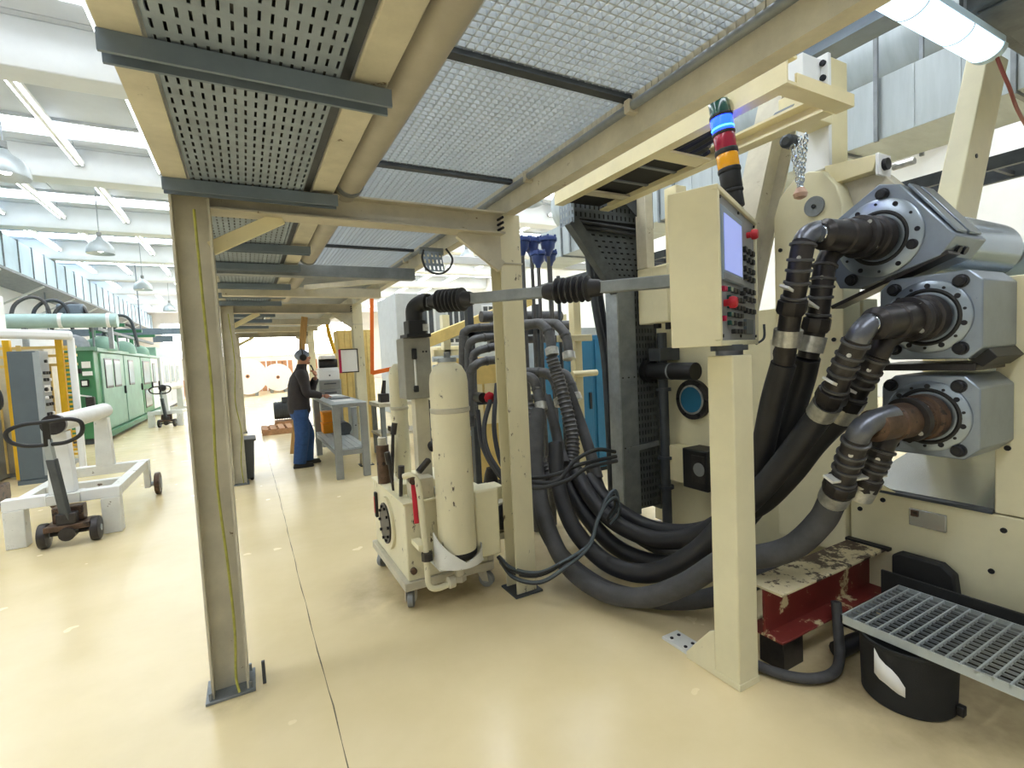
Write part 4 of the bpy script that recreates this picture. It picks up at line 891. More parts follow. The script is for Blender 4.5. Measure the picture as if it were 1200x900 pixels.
for (z, y, r) in ((1.80, 4.45, .05), (1.66, 4.55, .04), (1.92, 4.7, .06)):
    MB().cyl((2.2, y, z), (3.2, y, z), r, n=16).build('header_pipe', 'pipe_grey', rack)
MB().box(1.84, 1.90, 4.22, 4.30, .0, 2.0).build('rack_post', 'dark_steel', rack, bev=.003)
MB().box(2.58, 2.64, 4.22, 4.30, .0, 2.0).build('rack_post', 'dark_steel', rack, bev=.003)
MB().box(1.80, 2.7, 4.22, 4.30, 1.70, 1.75).build('rack_rail', 'dark_steel', rack, bev=.003)
MB().box(1.78, 2.66, 4.2, 4.28, 1.05, 1.10).build('rack_rail', 'dark_steel', rack, bev=.003)
for i in range(5):
    x = 1.65+.2*i
    MB().lathe([(.03, 0), (.055, .02), (.06, .09), (.045, .16), (.03, .2)], (x, 3.5+.05*(i % 2), .42+.06*(i % 3)), n=16).build('valve_body', 'cast_dark', rack)
    MB().cyl((x, 3.5+.05*(i % 2), .02), (x, 3.5+.05*(i % 2), .62), .032, n=12).build('riser_pipe', 'pipe_grey', rack)
mh = MB().cyl((1.62, 3.62, 1.18), (1.62, 3.50, 1.18), .04, n=14).build('red_valve', 'cast_dark', rack)
MB().lathe([(.035, 0), (.045, .005), (.045, .015), (.035, .02)], (1.66, 3.48, 1.18), (0, -1, 0), n=8).build('hand_wheel', 'red', mh)
# ribbed and plain hoses down from the rack
def ribbed(path, r, label):
    sp = spline(path, 12); L = sum((sp[i+1]-sp[i]).length for i in range(len(sp)-1)); n = int(L/.0085); pts = [vlerp(sp, i/n) for i in range(n+1)]
    rs = [r*(1.13 if i % 4 in (0,) else .98) for i in range(n+1)]
    tag(MB().tube(pts, rs, 16).build('ribbed_hose', 'pipe_grey', smooth=60), label, 'hose', 'ribbed hoses at the pipe rack')
ribbed(PATH['ribA'], .05, 'long ribbed grey hose falling from the upper rack pipe with a white clamp')
ribbed(PATH['ribB'], .05, 'short ribbed grey hose just beside the right column')
tag(MB().tube(spline(PATH['hoC'], 10), .042, 16).build('plain_hose', 'hose_grey'), 'plain dark hose between the two ribbed hoses', 'hose')
tag(MB().tube(spline(PATH['hoD'], 10), .045, 16).build('plain_hose', 'hose_grey'), 'plain dark hose leaning beside the cream ladder post', 'hose')
for k, lab in (('cartH1', 'thin black hose looping down beside the gas cylinder'), ('cartH2', 'thin black hose behind the pump cart towards the column'), ('cartH3', 'thin black hose from the red valve down to the motor'), ('cartL', 'short black hose between the two cylinders')):
    tag(MB().tube(spline(PATH[k], 8), .018 if k != 'cartL' else .025, 10).build('cart_hose', 'rubber'), lab, 'hose', 'thin hoses at the pump cart')
for k, lab in (('cab1', 'black cable arching highest from the column to the cable duct'), ('cab2', 'black cable sagging lowest from the column to the cable duct'), ('cab3', 'black cable running straight between column and cable duct')):
    tag(MB().tube(spline(PATH[k], 8), .013, 10).build('control_cable', 'cable'), lab, 'cable', 'cables between column and duct')
for i in range(6):
    off = Vector((random.uniform(-.03, .03), random.uniform(-.03, .03), -.02+.011*i))
    tag(MB().tube(spline([Vector(p)+off*(.7+.5*math.sin(j)) for j, p in enumerate(PATH['bund'])], 8), .0085, 8).build('bundle_cable', 'cable_blue' if i % 2 else 'cable'), 'slim grey-blue cable in the tied loop hung from the cable duct', 'cable', 'tied loop of slim cables')
for i in range(5):
    p = [(2.62+.02*i, 2.7, .12), (2.55+.03*i, 2.5, .05+.01*i), (2.6+.05*i, 2.3, .02+.012), (2.8+.04*i, 2.1, .02+.01), (3.03, 1.95+.04*i, .05)]
    tag(MB().tube(spline(p, 8), .011, 8).build('floor_cable', 'cable_blue' if i % 2 else 'cable'), 'slim cable spread on the floor under the cable duct', 'cable', 'cables on the floor under the duct')
tag(MB().tube(spline([(1.95, 1.47, .03), (1.985, 1.33, .03), (2.06, 1.235, .03), (2.18, 1.20, .03), (2.30, 1.235, .035), (2.36, 1.27, .12), (2.38, 1.29, .26)], 8), .022, 12).build('drain_hose', 'hose_grey'), 'dark drain hose curling on the floor behind the console foot', 'hose')
tag(MB().tube(spline([(2.35, 1.27, .042), (2.5, 1.26, .042), (2.65, 1.22, .042), (2.68, 1.05, .042)], 8), .04, 12).build('drain_hose', 'rubber'), 'thick black hose on the floor beside the red step beam', 'hose')

# ---- red and cream step beam, grating step, bin
t = thing('step_beam', 'worn cream and red steel I-beam step at the machine foot', 'step beam', (2.45, 1.4, 0))
MB().box(2.0, 2.895, 1.31, 1.49, .378, .39).build('top_flange', 'ibeam_top', t, bev=.002)
MB().box(2.0, 2.895, 1.395, 1.405, .172, .378).build('web', 'red_paint', t, smooth=0)
MB().box(2.0, 2.895, 1.31, 1.49, .16, .172).build('bottom_flange', 'red_paint', t, bev=.002)
MB().box(2.86, 2.898, 1.29, 1.50, .386, .402).build('end_strip', 'black', t, bev=.002)
MB().box(2.05, 2.2, 1.34, 1.46, 0, .16).build('packing_block', 'cast_dark', t, bev=.004)
MB().box(2.65, 2.85, 1.34, 1.46, 0, .16).build('packing_block', 'cast_dark', t, bev=.004)
t = thing('step_grating', 'galvanised grating step over the black bin', 'grating', (2.45, .7, .27))
SX0, SX1, SY0, SY1, SZ = 2.205, 2.70, .05, 1.175, .30
MB().box(SX0, SX0+.006, SY0, SY1, SZ-.035, SZ+.002).build('edge_band', 'galv_light', t, smooth=0)
MB().box(SX1-.006, SX1, SY0, SY1, SZ-.035, SZ+.002).build('edge_band', 'galv_light', t, smooth=0)
MB().box(SX0, SX1, SY1-.006, SY1, SZ-.035, SZ+.002).build('edge_band', 'galv_light', t, smooth=0)
MB().box(SX0, SX1, SY0, SY0+.006, SZ-.035, SZ+.002).build('edge_band', 'galv_light', t, smooth=0)
c0 = None
n = 25
for i in range(1, n):
    y = SY0+(SY1-SY0)*i/n
    if c0 is None: c0 = MB().box(SX0, SX1, -.003, .003, SZ-.012, SZ+.001).build('cross_bar', 'galv_light', t, smooth=0); c0.location.y = y
    else: inst(c0, 'cross_bar', t, (0, y, 0))
d0 = None
for i in range(1, 14):
    x = SX0+(SX1-SX0)*i/14
    if d0 is None: d0 = MB().box(-.0018, .0018, SY0, SY1, SZ-.014, SZ-.004).build('bearing_bar', 'galv_dull', t, smooth=0); d0.location.x = x
    else: inst(d0, 'bearing_bar', t, (x, 0, 0))
for y in (.2, .62):
    MB().box(SX1-.06, SX1-.01, y, y+.05, 0, SZ-.036).build('support_leg', 'galv_dull', t, smooth=0)
MB().box(SX0+.02, SX0+.06, .12, .17, 0, SZ-.036).build('support_leg', 'galv_dull', t, smooth=0)
t = thing('channel_rail', 'black steel channel between grating step and machine wall', 'channel', (2.8, .7, .0))
MB().box(2.72, 2.735, -.1, 1.26, .0, .34).box(2.72, 2.88, -.1, 1.26, .20, .215).build('channel', 'black_matte', t, bev=.002)
MB().prism([(.98, .215), (1.25, .215), (1.25, .40), (1.22, .42), (1.05, .42), (1.0, .38)], YZ, 2.80, 2.86).build('cover_hump', 'black_matte', t, bev=.01)
MB().cyl((2.72, .72, .31), (2.71, .72, .31), .018, n=14).build('ring_bolt', 'clamp', t)
t = thing('black_bin', 'round black bin with a torn white sticker under the grating step', 'bin', (2.33, .985, 0))
MB().lathe([(.02, 0), (.150, 0), (.158, .01), (.165, .24), (.170, .245), (.170, .257), (.158, .257), (.15, .02)], (2.335, .985, 0), n=48).build('shell', 'black_matte', t)
MB().box(2.33, 2.36, .80, .825, .02, .06).build('lug', 'black', t, bev=.004)
stk = MB(); vs = []
for i in range(6):
    a = math.radians(163+i*7.5); zz = [(.13, .235), (.115, .205), (.11, .19), (.10, .18), (.09, .16), (.085, .125)][i]
    rr = .1663
    vs += [(2.335+rr*math.cos(a), .985+rr*math.sin(a), zz[0]), (2.335+rr*math.cos(a), .985+rr*math.sin(a), zz[1])]
stk.add(vs, [(2*i, 2*i+2, 2*i+3, 2*i+1) for i in range(5)])
so = stk.build('sticker', 'paper', t, solid=.001)
# ================================================================== cable column and overhead frame beside the machine
cc = thing('cable_duct', 'grey perforated vertical cable duct flaring at the top beside the machine', 'cable duct', (2.78, 3.05, .15))
MB().box(2.575, 2.75, 2.99, 3.0, .16, 1.97).build('cover_plate', 'galv_dull', cc, bev=.002)
MB().box(2.563, 2.577, 2.985, 3.12, .16, 1.97).build('side_plate', 'galv', cc, bev=.002)
mb = MB(); perf(mb, lambda u, v: (u, 2.998, v), 2.752, 2.97, .2, 1.97, 7, 30, .34, .6)
mb.build('perforated_face', 'dark_tray', cc, smooth=0, solid=.002)
MB().box(2.965, 2.975, 2.99, 3.12, .16, 1.97).build('side_plate', 'dark_tray', cc, smooth=0)
MB().box(2.577, 2.965, 3.08, 3.12, .18, 2.7).build('cable_fill', 'black_matte', cc, smooth=0)
MB().prism([(2.22, 2.44), (2.58, 2.0), (2.95, 2.0), (2.95, 2.74), (2.22, 2.74)], XZ, 3.04, 3.07).build('cable_fill', 'black_matte', cc, smooth=0)
MB().bar((2.62, 2.985, .70), (2.95, 2.985, .72), .02, .04).build('strut', 'galv_dull', cc, smooth=0)
for z in (.72, 1.28): 
    for x in (2.60, 2.66, 2.72): MB().cyl((x, 2.99, z), (x, 2.984, z), .006, n=8).build('screw', 'bolt', cc)
# funnel
def fx(v): return 2.155+(2.565-2.155)*(1-(v-1.97)/(2.45-1.97))
mb = MB(); perf(mb, lambda u, v: (fx(v)+u*(2.93-fx(v)), 3.0, v), .06, 1, 1.98, 2.44, 9, 11, .45, .30)
mb.build('perforated_funnel', 'dark_tray', cc, smooth=0, solid=.002)
MB().bar((2.165, 2.99, 2.46), (2.575, 2.99, 1.96), .09, .07, (0, 1, 0)).build('funnel_edge', 'dark_tray', cc, smooth=0)
mb = MB(); perf(mb, lambda u, v: (u, 3.0, v), 2.20, 2.93, 2.49, 2.74, 17, 4, .36, .55)
mb.build('perforated_top', 'dark_tray', cc, smooth=0, solid=.002)
mb = MB(); perf(mb, lambda u, v: (2.155, u, v), 2.94, 3.12, 2.44, 2.74, 5, 6, .34, .6)
mb.build('perforated_side', 'galv_tray', cc, smooth=0, solid=.002)
MB().box(2.155, 2.2, 2.99, 3.0, 2.44, 2.74).build('top_edge', 'galv_dull', cc, smooth=0)
MB().cyl((2.17, 2.975, 2.46), (2.9, 2.975, 2.43), .014, n=8).build('conduit', 'cable', cc)
MB().cyl((2.2, 2.975, 2.425), (2.9, 2.975, 2.39), .014, n=8).build('conduit', 'cable', cc)
MB().prism([(2.35, 2.74), (2.92, 2.74), (2.92, 2.45), (2.84, 2.46), (2.55, 2.68)], XZ, 2.93, 2.94).build('gusset_plate', 'dark_steel', cc, smooth=0)
lw = MB().box(2.80, 2.83, 2.955, 2.965, 2.44, 2.50).build('warning_label', 'yellow', cc, smooth=0)
MB().prism([(2.808, 2.462), (2.813, 2.462), (2.813, 2.478), (2.808, 2.478)], XZ, 2.953, 2.956).build('warning_mark', 'black', lw, smooth=0)
MB().tube(spline([(2.50, 3.25, 2.45), (2.53, 3.25, 2.1), (2.58, 3.25, 1.77), (2.64, 3.25, 1.42), (2.66, 3.25, .65), (2.66, 3.25, .2)], 8), .032, 10).build('flat_cable', 'dark_steel', cc)
MB().tube(spline([(2.60, 3.28, 2.45), (2.62, 3.28, 2.1), (2.66, 3.28, 1.77), (2.70, 3.28, 1.42), (2.72, 3.28, .2)], 8), .032, 10).build('flat_cable', 'dark_steel', cc)

g = thing('cable_gantry', 'cream rectangular channel frame carrying cables above the console', 'frame', (2.24, 2.0, 2.55))
MB().chan(2.0, .07, 2.545, 2.665, 1.25, 2.95).build('side_channel', 'cream_bright', g, smooth=0)
MB().chan(2.482, -.08, 2.545, 2.63, 1.335, 2.95).build('side_channel', 'cream_bright', g, smooth=0)
MB().prism([(1.252, 2.546), (1.33, 2.546), (1.33, 2.56), (1.262, 2.56), (1.262, 2.60), (1.252, 2.60)], YZ, 2.071, 2.5).build('end_channel', 'cream_bright', g, smooth=0)
MB().box(2.012, 2.47, 1.95, 2.06, 2.548, 2.56).build('cross_tie', 'cream_bright', g, smooth=0)
MB().box(2.012, 2.47, 2.62, 2.70, 2.548, 2.56).build('cross_tie', 'cream_dirty', g, smooth=0)
MB().box(2.08, 2.40, 2.06, 2.95, 2.575, 2.58).build('cable_tray_floor', 'black_matte', g, smooth=0)
for i in range(7):
    x = 2.10+.045*i; MB().tube(spline([(x, 1.5+.08*i, 2.60), (x+.02, 2.0, 2.595), (x-.01, 2.5, 2.592), (x, 2.95, 2.595)], 6), .015, 8).build('cable', 'cable' if i % 2 else mat('cable_navy%d' % i, '1d2440', .5, var=.1), g)
for i in range(3): MB().box(2.09, 2.40, 2.2+.24*i, 2.225+.24*i, 2.566, 2.574).build('rung', 'galv_dull', g, smooth=0)
MB().prism([(1.62, 2.56), (1.75, 2.56), (1.62, 2.68), (1.52, 2.68)], YZ, 2.484, 2.494).build('gusset_plate', 'galv_dull', g, bev=.002)
MB().cyl((2.49, 1.60, 2.63), (2.48, 1.60, 2.63), .02, n=12).build('bolt', 'bolt', g)
# leaning H support
t = thing('leaning_support', 'leaning cream H-beam support behind the overhead frame', 'support', (2.6, 2.0, 1.72))
def lean(x0, z0, x1, z1, y, w, d, name, m, par):
    a, b = Vector((x0, y, z0)), Vector((x1, y, z1)); dd = (b-a).normalized(); s = dd.cross(Vector((0, 1, 0))).normalized()
    for k in (-1, 1): MB().bar(a+s*k*w/2, b+s*k*w/2, .012 if True else 0, d, (0, 1, 0)).build(name+'_flange', m, par, smooth=0)
    MB().bar(a, b, w, .012, (0, 1, 0)).build(name+'_web', m, par, smooth=0)
lean(2.66, 1.73, 3.19, 3.20, 2.0, .19, .16, 'beam', 'cream_dirty', t)
t = thing('slanted_post', 'wide slanted cream box post right of the top roll', 'post', (3.5, 1.3, 1.8))
MB().add([(3.70, 1.36, 1.95), (4.0, 1.36, 1.95), (4.60, 1.36, 3.3), (4.30, 1.36, 3.3), (3.70, 1.48, 1.95), (4.0, 1.48, 1.95), (4.60, 1.48, 3.3), (4.30, 1.48, 3.3)],
   [(0, 1, 2, 3), (7, 6, 5, 4), (0, 4, 5, 1), (1, 5, 6, 2), (2, 6, 7, 3), (3, 7, 4, 0)]).build('post_body', 'cream', t, bev=.008)
MB().cyl((4.10, 1.362, 2.6), (4.10, 1.355, 2.6), .014, n=12).build('post_hole', 'bolt', t)
MB().box(3.70, 4.0, 1.36, 1.48, .0, 1.95).build('post_base', 'cream', t, bev=.006)
t = thing('white_post', 'white vertical post with a bolted cream bracket above the lever arm', 'post', (3.1, 1.68, 2.45))
MB().box(2.97, 3.0, 1.62, 1.80, 2.475, 3.1).build('flange_plate', 'white_paint', t, bev=.003)
MB().box(3.0, 3.20, 1.64, 1.78, 2.475, 3.1).build('post_body', 'cream_bright', t, bev=.004)
MB().box(2.80, 2.97, 1.66, 1.78, 2.93, 3.08).build('bracket_block', 'white_paint', t, bev=.004)
for z in (2.97, 3.05): MB().cyl((2.97, 1.645, z), (2.955, 1.645, z), .016, n=10).build('bolt', 'bolt', t)
MB().box(2.70, 2.97, 1.6, 1.74, 2.70, 2.84).build('bracket_arm', 'cream_bright', t, bev=.004)
# chain hoist
ch = thing('chain_hoist', 'chain hoist with three hanging chain strands beside the stanchion', 'hoist', (2.66, 1.6, 2.27))
def link(p, d, rot, r=.0045, L=.036, W=.024):
    u, v, dd = frame_of(d); a = u*math.cos(rot)+v*math.sin(rot); pts = []
    for k in range(10):
        an = 2*PI*k/10; pts.append(Vector(p)+a*(W/2*math.cos(an))+dd*(L/2*math.sin(an)))
    return MB().tube(pts, r, 6, closed=True)
for s, (dx, ztop) in enumerate(((-.075, 2.53), (.0, 2.58), (.055, 2.60))):
    z = 2.305; k = 0
    while z < ztop:
        link((2.66+dx*(z-2.27)/.3, 1.60, z), (dx*.1, 0, 1), (k % 2)*PI/2).build('chain_link', 'chrome', ch); z += .026; k += 1
MB().lathe([(.01, 0), (.03, .01), (.035, .03), (.02, .06)], (2.66, 1.60, 2.255), n=14).build('hook_block', mat('hook_pink', 'd8b49c', .5, .2), ch)
MB().lathe([(.02, 0), (.035, .015), (.038, .09), (.02, .11)], (2.60, 1.64, 2.565), (1, .2, .15), n=20).build('hoist_body', 'dark_steel', ch)
for k in range(6): link((2.80+.02*k, 1.66, 2.86-.012*math.sin(k*PI/5)*3), (1, 0, -.3 if k < 3 else .3), (k % 2)*PI/2).build('chain_link', 'clamp', ch)
# jib beam
t = thing('jib_beam', 'dark steel crane jib beam crossing above the leaning support', 'beam', (3.3, 2.0, 3.3))
MB().box(3.18, 3.36, 1.1, 3.2, 3.24, 3.262).box(3.26, 3.28, 1.1, 3.2, 3.262, 3.44).box(3.18, 3.36, 1.1, 3.2, 3.43, 3.452).build('beam', 'strut_blue', t, smooth=0)
MB().prism([(1.85, 3.24), (2.1, 3.24), (2.06, 2.98), (1.95, 2.94)], YZ, 3.23, 3.31).build('trolley', 'dark_steel', t, bev=.004)
# rectangular duct on the right
t = thing('supply_duct', 'galvanised rectangular air duct hung on the machine side of the hall', 'duct', (5.4, 3, 3.2))
y = -2.0; k = 0
while y < 7.5:
    zz = 3.2 if y > 2.6 else 3.22
    MB().box(5.0, 5.75, y+.015, y+1.135, zz, zz+.52).build('duct_section', 'duct_galv', t, bev=.004)
    MB().box(4.975, 5.775, y-.015, y+.015, zz-.025, zz+.545).build('duct_flange', 'galv_dull', t, smooth=0)
    for q in (.3, .6, .9): MB().box(4.994, 5.0, y+q, y+q+.012, zz+.01, zz+.51).build('stiffening_rib', 'galv_light', t, smooth=0)
    y += 1.15; k += 1
for y in (0, 2.3, 4.6, 6.9):
    MB().box(4.95, 4.98, y, y+.03, 3.2, 6.45).build('hanger', 'galv_dull', t, smooth=0)
    MB().box(5.77, 5.80, y, y+.03, 3.2, 6.45).build('hanger', 'galv_dull', t, smooth=0)
t = thing('round_duct', 'fat round galvanised duct above the rectangular one', 'duct', (6.4, 3, 4.2))
MB().cyl((6.5, -2, 4.6), (6.5, 9, 4.6), .5, n=32).build('duct_pipe', 'duct_galv', t)
for y in range(-2, 9, 2): MB().cyl((6.5, y, 4.6), (6.5, y+.05, 4.6), .52, n=32).build('duct_band', 'galv_dull', t)
for y in (0, 6): MB().cyl((6.5, y, 5.1), (6.5, y, 6.45), .012, n=6).build('hanger', 'galv', t)
t = thing('cable_ladder', 'dark cable ladder running beside the supply duct', 'cable ladder', (6.4, 3, 3.0))
MB().box(6.2, 6.26, -2, 12, 3.0, 3.12).build('rail', 'dark_steel', t, smooth=0); MB().box(6.75, 6.81, -2, 12, 3.0, 3.12).build('rail', 'dark_steel', t, smooth=0)
for k in range(40): MB().box(6.26, 6.75, -1.9+k*.35, -1.87+k*.35, 3.02, 3.06).build('rung', 'dark_steel', t, smooth=0)
for y in (-1, 3, 7): MB().cyl((6.5, y, 3.06), (6.5, y, 4.09), .012, n=6).cyl((6.23, y, 3.05), (6.78, y, 3.05), .012, n=6).build('hanger', 'galv_dull', t)
# near fluorescent lamp and the dark box over it
lp = thing('tube_luminaire', 'lit fluorescent luminaire with clear cover hung beside the dark box', 'lamp', (3.1, 1.17, 3.0))
def half(r, x0, x1, z, m, name, y=1.175):
    pts = [(y+r*math.cos(a), z-r*.75*math.sin(a)) for a in [PI*k/12 for k in range(13)]]
    return MB().prism(pts, YZ, x0, x1).build(name, m, lp)
half(.075, 2.50, 3.66, 3.03, 'lamp_diffuser', 'diffuser')
half(.079, 2.47, 2.51, 3.032, 'white_paint', 'end_cap'); half(.079, 3.65, 3.70, 3.032, 'duct_blue', 'end_cap')
for x in (2.83, 3.29): half(.0765, x, x+.006, 3.03, 'galv_dull', 'cover_joint')
MB().box(2.48, 3.69, 1.10, 1.25, 3.03, 3.075).build('housing', 'duct_blue', lp, bev=.01)
for x in (2.8, 3.4): MB().cyl((x, 1.175, 3.07), (x, 1.175, 6.45), .006, n=6).build('suspension', 'galv_dull', lp)
t = thing('cable_cabinet', 'dark grey box housing hung over the fluorescent luminaire', 'box', (3.8, .75, 3.1))
MB().box(3.42, 4.9, .35, 1.21, 3.16, 3.6).build('body', 'dark_tray', t, bev=.01)
MB().box(3.47, 4.85, .40, 1.15, 3.145, 3.16).build('bottom_cover', 'dark_tray', t, bev=.004)
for x in (3.6, 4.6): MB().cyl((x, .7, 3.6), (x, .7, 6.45), .01, n=6).build('suspension', 'galv_dull', t)
tag(MB().tube(spline([(3.68, 1.15, 3.03), (3.72, 1.13, 2.92), (3.80, 1.12, 2.83), (3.98, 1.14, 2.76), (4.4, 1.2, 2.72)], 8), .009, 8).build('lamp_cord', mat('cord_red', '8a4a44', .5, var=.1)), 'dull red cord hanging from the end of the luminaire', 'cord')
# ================================================================== left side of the aisle
# ---- green machine
gm = thing('green_machine', 'long green enclosed machine with windowed doors on the left of the aisle', 'machine', (-3.8, 18, 0))
MB().box(-4.9, -2.92, 13.85, 22.5, .12, 2.08).build('enclosure', 'green', gm, bev=.02)
MB().box(-4.85, -2.97, 13.9, 22.4, 0, .12).build('plinth', 'dark_steel', gm, smooth=0)
MB().box(-4.95, -2.86, 13.80, 13.86, 2.06, 2.14).build('roof_trim', 'green_light', gm, smooth=0)
MB().box(-2.90, -2.84, 13.84, 22.5, 2.04, 2.12).build('roof_trim', 'green_light', gm, smooth=0)
MB().box(-2.9, -2.80, 13.9, 22.4, .10, .22).build('lower_ledge', 'green_dark', gm, bev=.005)
def mdoor(y0, y1, m, wins):
    d = MB().box(-2.925, -2.885, y0, y1, .25, 2.02).build('door', m, gm, bev=.01)
    for (a, b, c, e) in wins:
        f = MB().box(-2.888, -2.872, a-.05, b+.05, c-.05, e+.05).build('window_frame', 'cast_dark', d, bev=.01)
        MB().box(-2.874, -2.868, a, b, c, e).build('window_pane', 'glass_pane', d, bev=.01)
    MB().box(-2.885, -2.84, y1-.16, y1-.12, 1.0, 1.2).build('door_handle', 'black', d, bev=.004)
mdoor(14.3, 16.6, 'green_light', [(14.6, 15.2, 1.25, 1.85), (15.5, 16.1, 1.25, 1.85)])
mdoor(16.7, 19.0, 'green_light', [(17.2, 17.8, 1.25, 1.85)])
mdoor(19.1, 20.9, 'green', [(19.4, 20.5, 1.2, 1.85), (19.4, 20.5, .45, .95)])
mdoor(21.0, 22.4, 'white_paint', [(21.2, 21.7, 1.2, 1.8)])
# fittings on the end wall facing the camera
for (x, z, w, h, m) in ((-3.05, 1.75, .14, .14, 'paper'), (-3.04, 1.56, .16, .09, 'paper'), (-3.1, 1.35, .14, .16, 'black'), (-3.1, 1.35, .09, .10, 'paper'), (-3.3, 1.8, .10, .05, 'paper'), (-3.55, 1.78, .06, .14, 'green_dark'), (-3.2, 1.62, .12, .10, 'cast_dark')):
    MB().box(x-w/2, x+w/2, 13.80 if m != 'paper' else 13.79, 13.85, z-h/2, z+h/2).build('wall_fitting', m, gm, smooth=0)
MB().box(-3.10, -2.95, 13.72, 13.85, .75, 1.05).build('valve_cluster', 'cast_dark', gm, bev=.02)
MB().box(-3.05, -2.9, 13.70, 13.85, .55, .78).build('valve_cluster', 'cast_dark', gm, bev=.02)
MB().bar((-4.2, 13.7, 1.35), (-3.0, 13.78, 1.05), .03, .03).build('grab_rail', 'white_paint', gm, smooth=0)
MB().box(-4.3, -3.6, 13.55, 13.85, 1.25, 1.32).build('shelf', 'grey_paint', gm, smooth=0)
# top equipment
tp = MB().cyl((-4.35, 13.75, 2.70), (-2.42, 13.75, 2.70), .15, n=24).build('top_pipe', 'teal_pipe', gm)
for x in (-4.3, -3.4, -2.6): MB().cyl((x, 13.75, 2.70), (x+.06, 13.75, 2.70), .165, n=24).build('pipe_band', 'white_paint', tp)
for x in (-4.0, -2.6): MB().box(x, x+.08, 13.7, 13.8, 2.08, 2.58).build('pipe_support', 'galv', gm, smooth=0)
for (x, y) in ((-3.35, 14.3), (-2.98, 15.0), (-3.4, 16.2), (-3.0, 17.4), (-3.3, 18.8), (-3.1, 20.3)):
    MB().lathe([(.30, 0), (.30, .06), (.28, .2), (.2, .3), (.06, .36)], (x, y, 2.08), n=20).build('vessel_dome', 'green_light' if y > 14.6 else 'galv_dull', gm)
for i, (x, y, z) in enumerate(((-3.9, 14.0, 2.75), (-3.6, 14.1, 2.7), (-3.3, 14.2, 2.65), (-2.7, 15.5, 2.5), (-2.9, 17.0, 2.4))):
    pts = [(x-.35, y, z-.1), (x-.25, y, z+.3), (x, y+.05, z+.48), (x+.22, y+.08, z+.35), (x+.3, y+.1, z-.15)]
    MB().tube(spline(pts, 8), .035, 10).build('arched_hose', 'dark_steel' if i % 2 else 'pipe_grey', gm)
MB().box(-3.45, -3.1, 14.2, 14.6, 2.85, 3.12).build('top_motor', 'strut_blue', gm, bev=.05)
MB().cyl((-3.55, 14.35, 2.98), (-3.1, 14.35, 2.98), .15, n=16).build('top_motor', 'strut_blue', gm)
for y in (15.5, 17.8, 20.2):
    MB().box(-3.3, -3.2, y, y+.1, 2.08, 2.75).box(-3.8, -2.6, y, y+.1, 2.7, 2.78).build('gantry', 'green_dark', gm, smooth=0)
MB().box(-3.0, -2.92, 14.5, 22.3, 2.55, 2.62).build('service_rail', 'galv_dull', gm, smooth=0)
MB().box(-2.9, -2.3, 22.0, 22.12, 2.62, 2.85).build('blue_beam', 'strut_blue', gm, smooth=0)
for y in (14.2, 15.4, 16.6, 17.8, 19.0): MB().cyl((-2.96, y, 2.1), (-2.96, y, 2.6), .02, n=8).build('rail_post', 'galv_dull', gm)
# next white machine farther along
wm = thing('white_machine', 'white panelled machine beyond the green one', 'machine', (-3.6, 26, 0))
MB().box(-4.9, -2.85, 22.9, 30, .1, 2.1).build('enclosure', 'white_paint', wm, bev=.02)
for y in (23.4, 25.2, 27.0):
    d = MB().box(-2.86, -2.83, y, y+1.5, .3, 1.95).build('door', 'beam_white', wm, bev=.01)
    MB().box(-2.832, -2.82, y+.3, y+1.2, 1.1, 1.8).build('window_pane', 'glass_pane', d, bev=.01)
MB().box(-4.6, -3.0, 23.2, 29.8, 2.1, 2.5).build('top_housing', 'green_light', wm, bev=.03)
MB().box(-4.8, -2.9, 23, 29.9, 0, .1).build('plinth', 'dark_steel', wm, smooth=0)
o = thing('crane_beam', 'dark blue crane beam hung across over the white machine', 'beam', (-3.6, 24.5, 3.05))
MB().box(-7.0, -.5, 24.4, 24.6, 3.05, 3.3).build('beam', 'strut_blue', o, bev=.01)
for x in (-6.4, -3.6, -.9): MB().cyl((x, 24.5, 3.3), (x, 24.5, 6.45), .02, n=8).build('hanger', 'strut_blue', o)

# ---- yellow fenced press with white canopy
yp = thing('fenced_press', 'press behind yellow posts under a white canopy beam', 'machine', (-3.4, 9.9, 0))
MB().bar((-4.4, 9.3, 2.22), (-2.28, 9.78, 2.13), .22, .13).build('canopy_beam', 'white_paint', yp, bev=.04)
MB().bar((-2.31, 9.78, .02), (-2.31, 9.78, 2.1), .08, .08).build('canopy_post', 'white_paint', yp, bev=.01)
MB().box(-4.6, -2.78, 10.35, 11.2, .05, 2.0).build('press_body', 'cream_dirty', yp, bev=.02)
MB().box(-4.6, -2.7, 10.3, 11.3, 0, .06).build('base_plate', 'grey_paint', yp, smooth=0)
for x, y in ((-3.05, 9.85), (-2.47, 9.86), (-3.75, 9.7)):
    MB().box(x-.04, x+.04, y-.04, y+.04, .02, 2.08).build('fence_post', 'yellow', yp, bev=.006)
    if x < -2.9: MB().box(x+.10, x+.15, y-.02, y+.02, .02, 2.0).build('fence_stay', 'yellow_door', yp, smooth=0)
for z in (1.95, 1.82, 1.68): MB().box(-3.75, -2.31, 10.0, 10.04, z, z+.04).build('fence_rail', 'yellow_door', yp, smooth=0)
for k in range(9):
    x = -3.7+.15*k; MB().box(x, x+.02, 10.02, 10.05, .1, 1.7).build('fence_bar', 'yellow_door', yp, smooth=0)
for k in range(24): MB().box(-2.42, -2.36, 9.83, 9.89, .3+.07*k, .33+.07*k).build('chain_tooth', 'yellow', yp, smooth=0)
MB().box(-3.6, -3.3, 9.9, 10.3, .02, .9).build('press_foot', 'grey_paint', yp, bev=.01)
MB().cyl((-3.35, 9.75, .4), (-3.35, 9.75, 1.5), .05, n=12).build('hydraulic_ram', 'galv', yp)
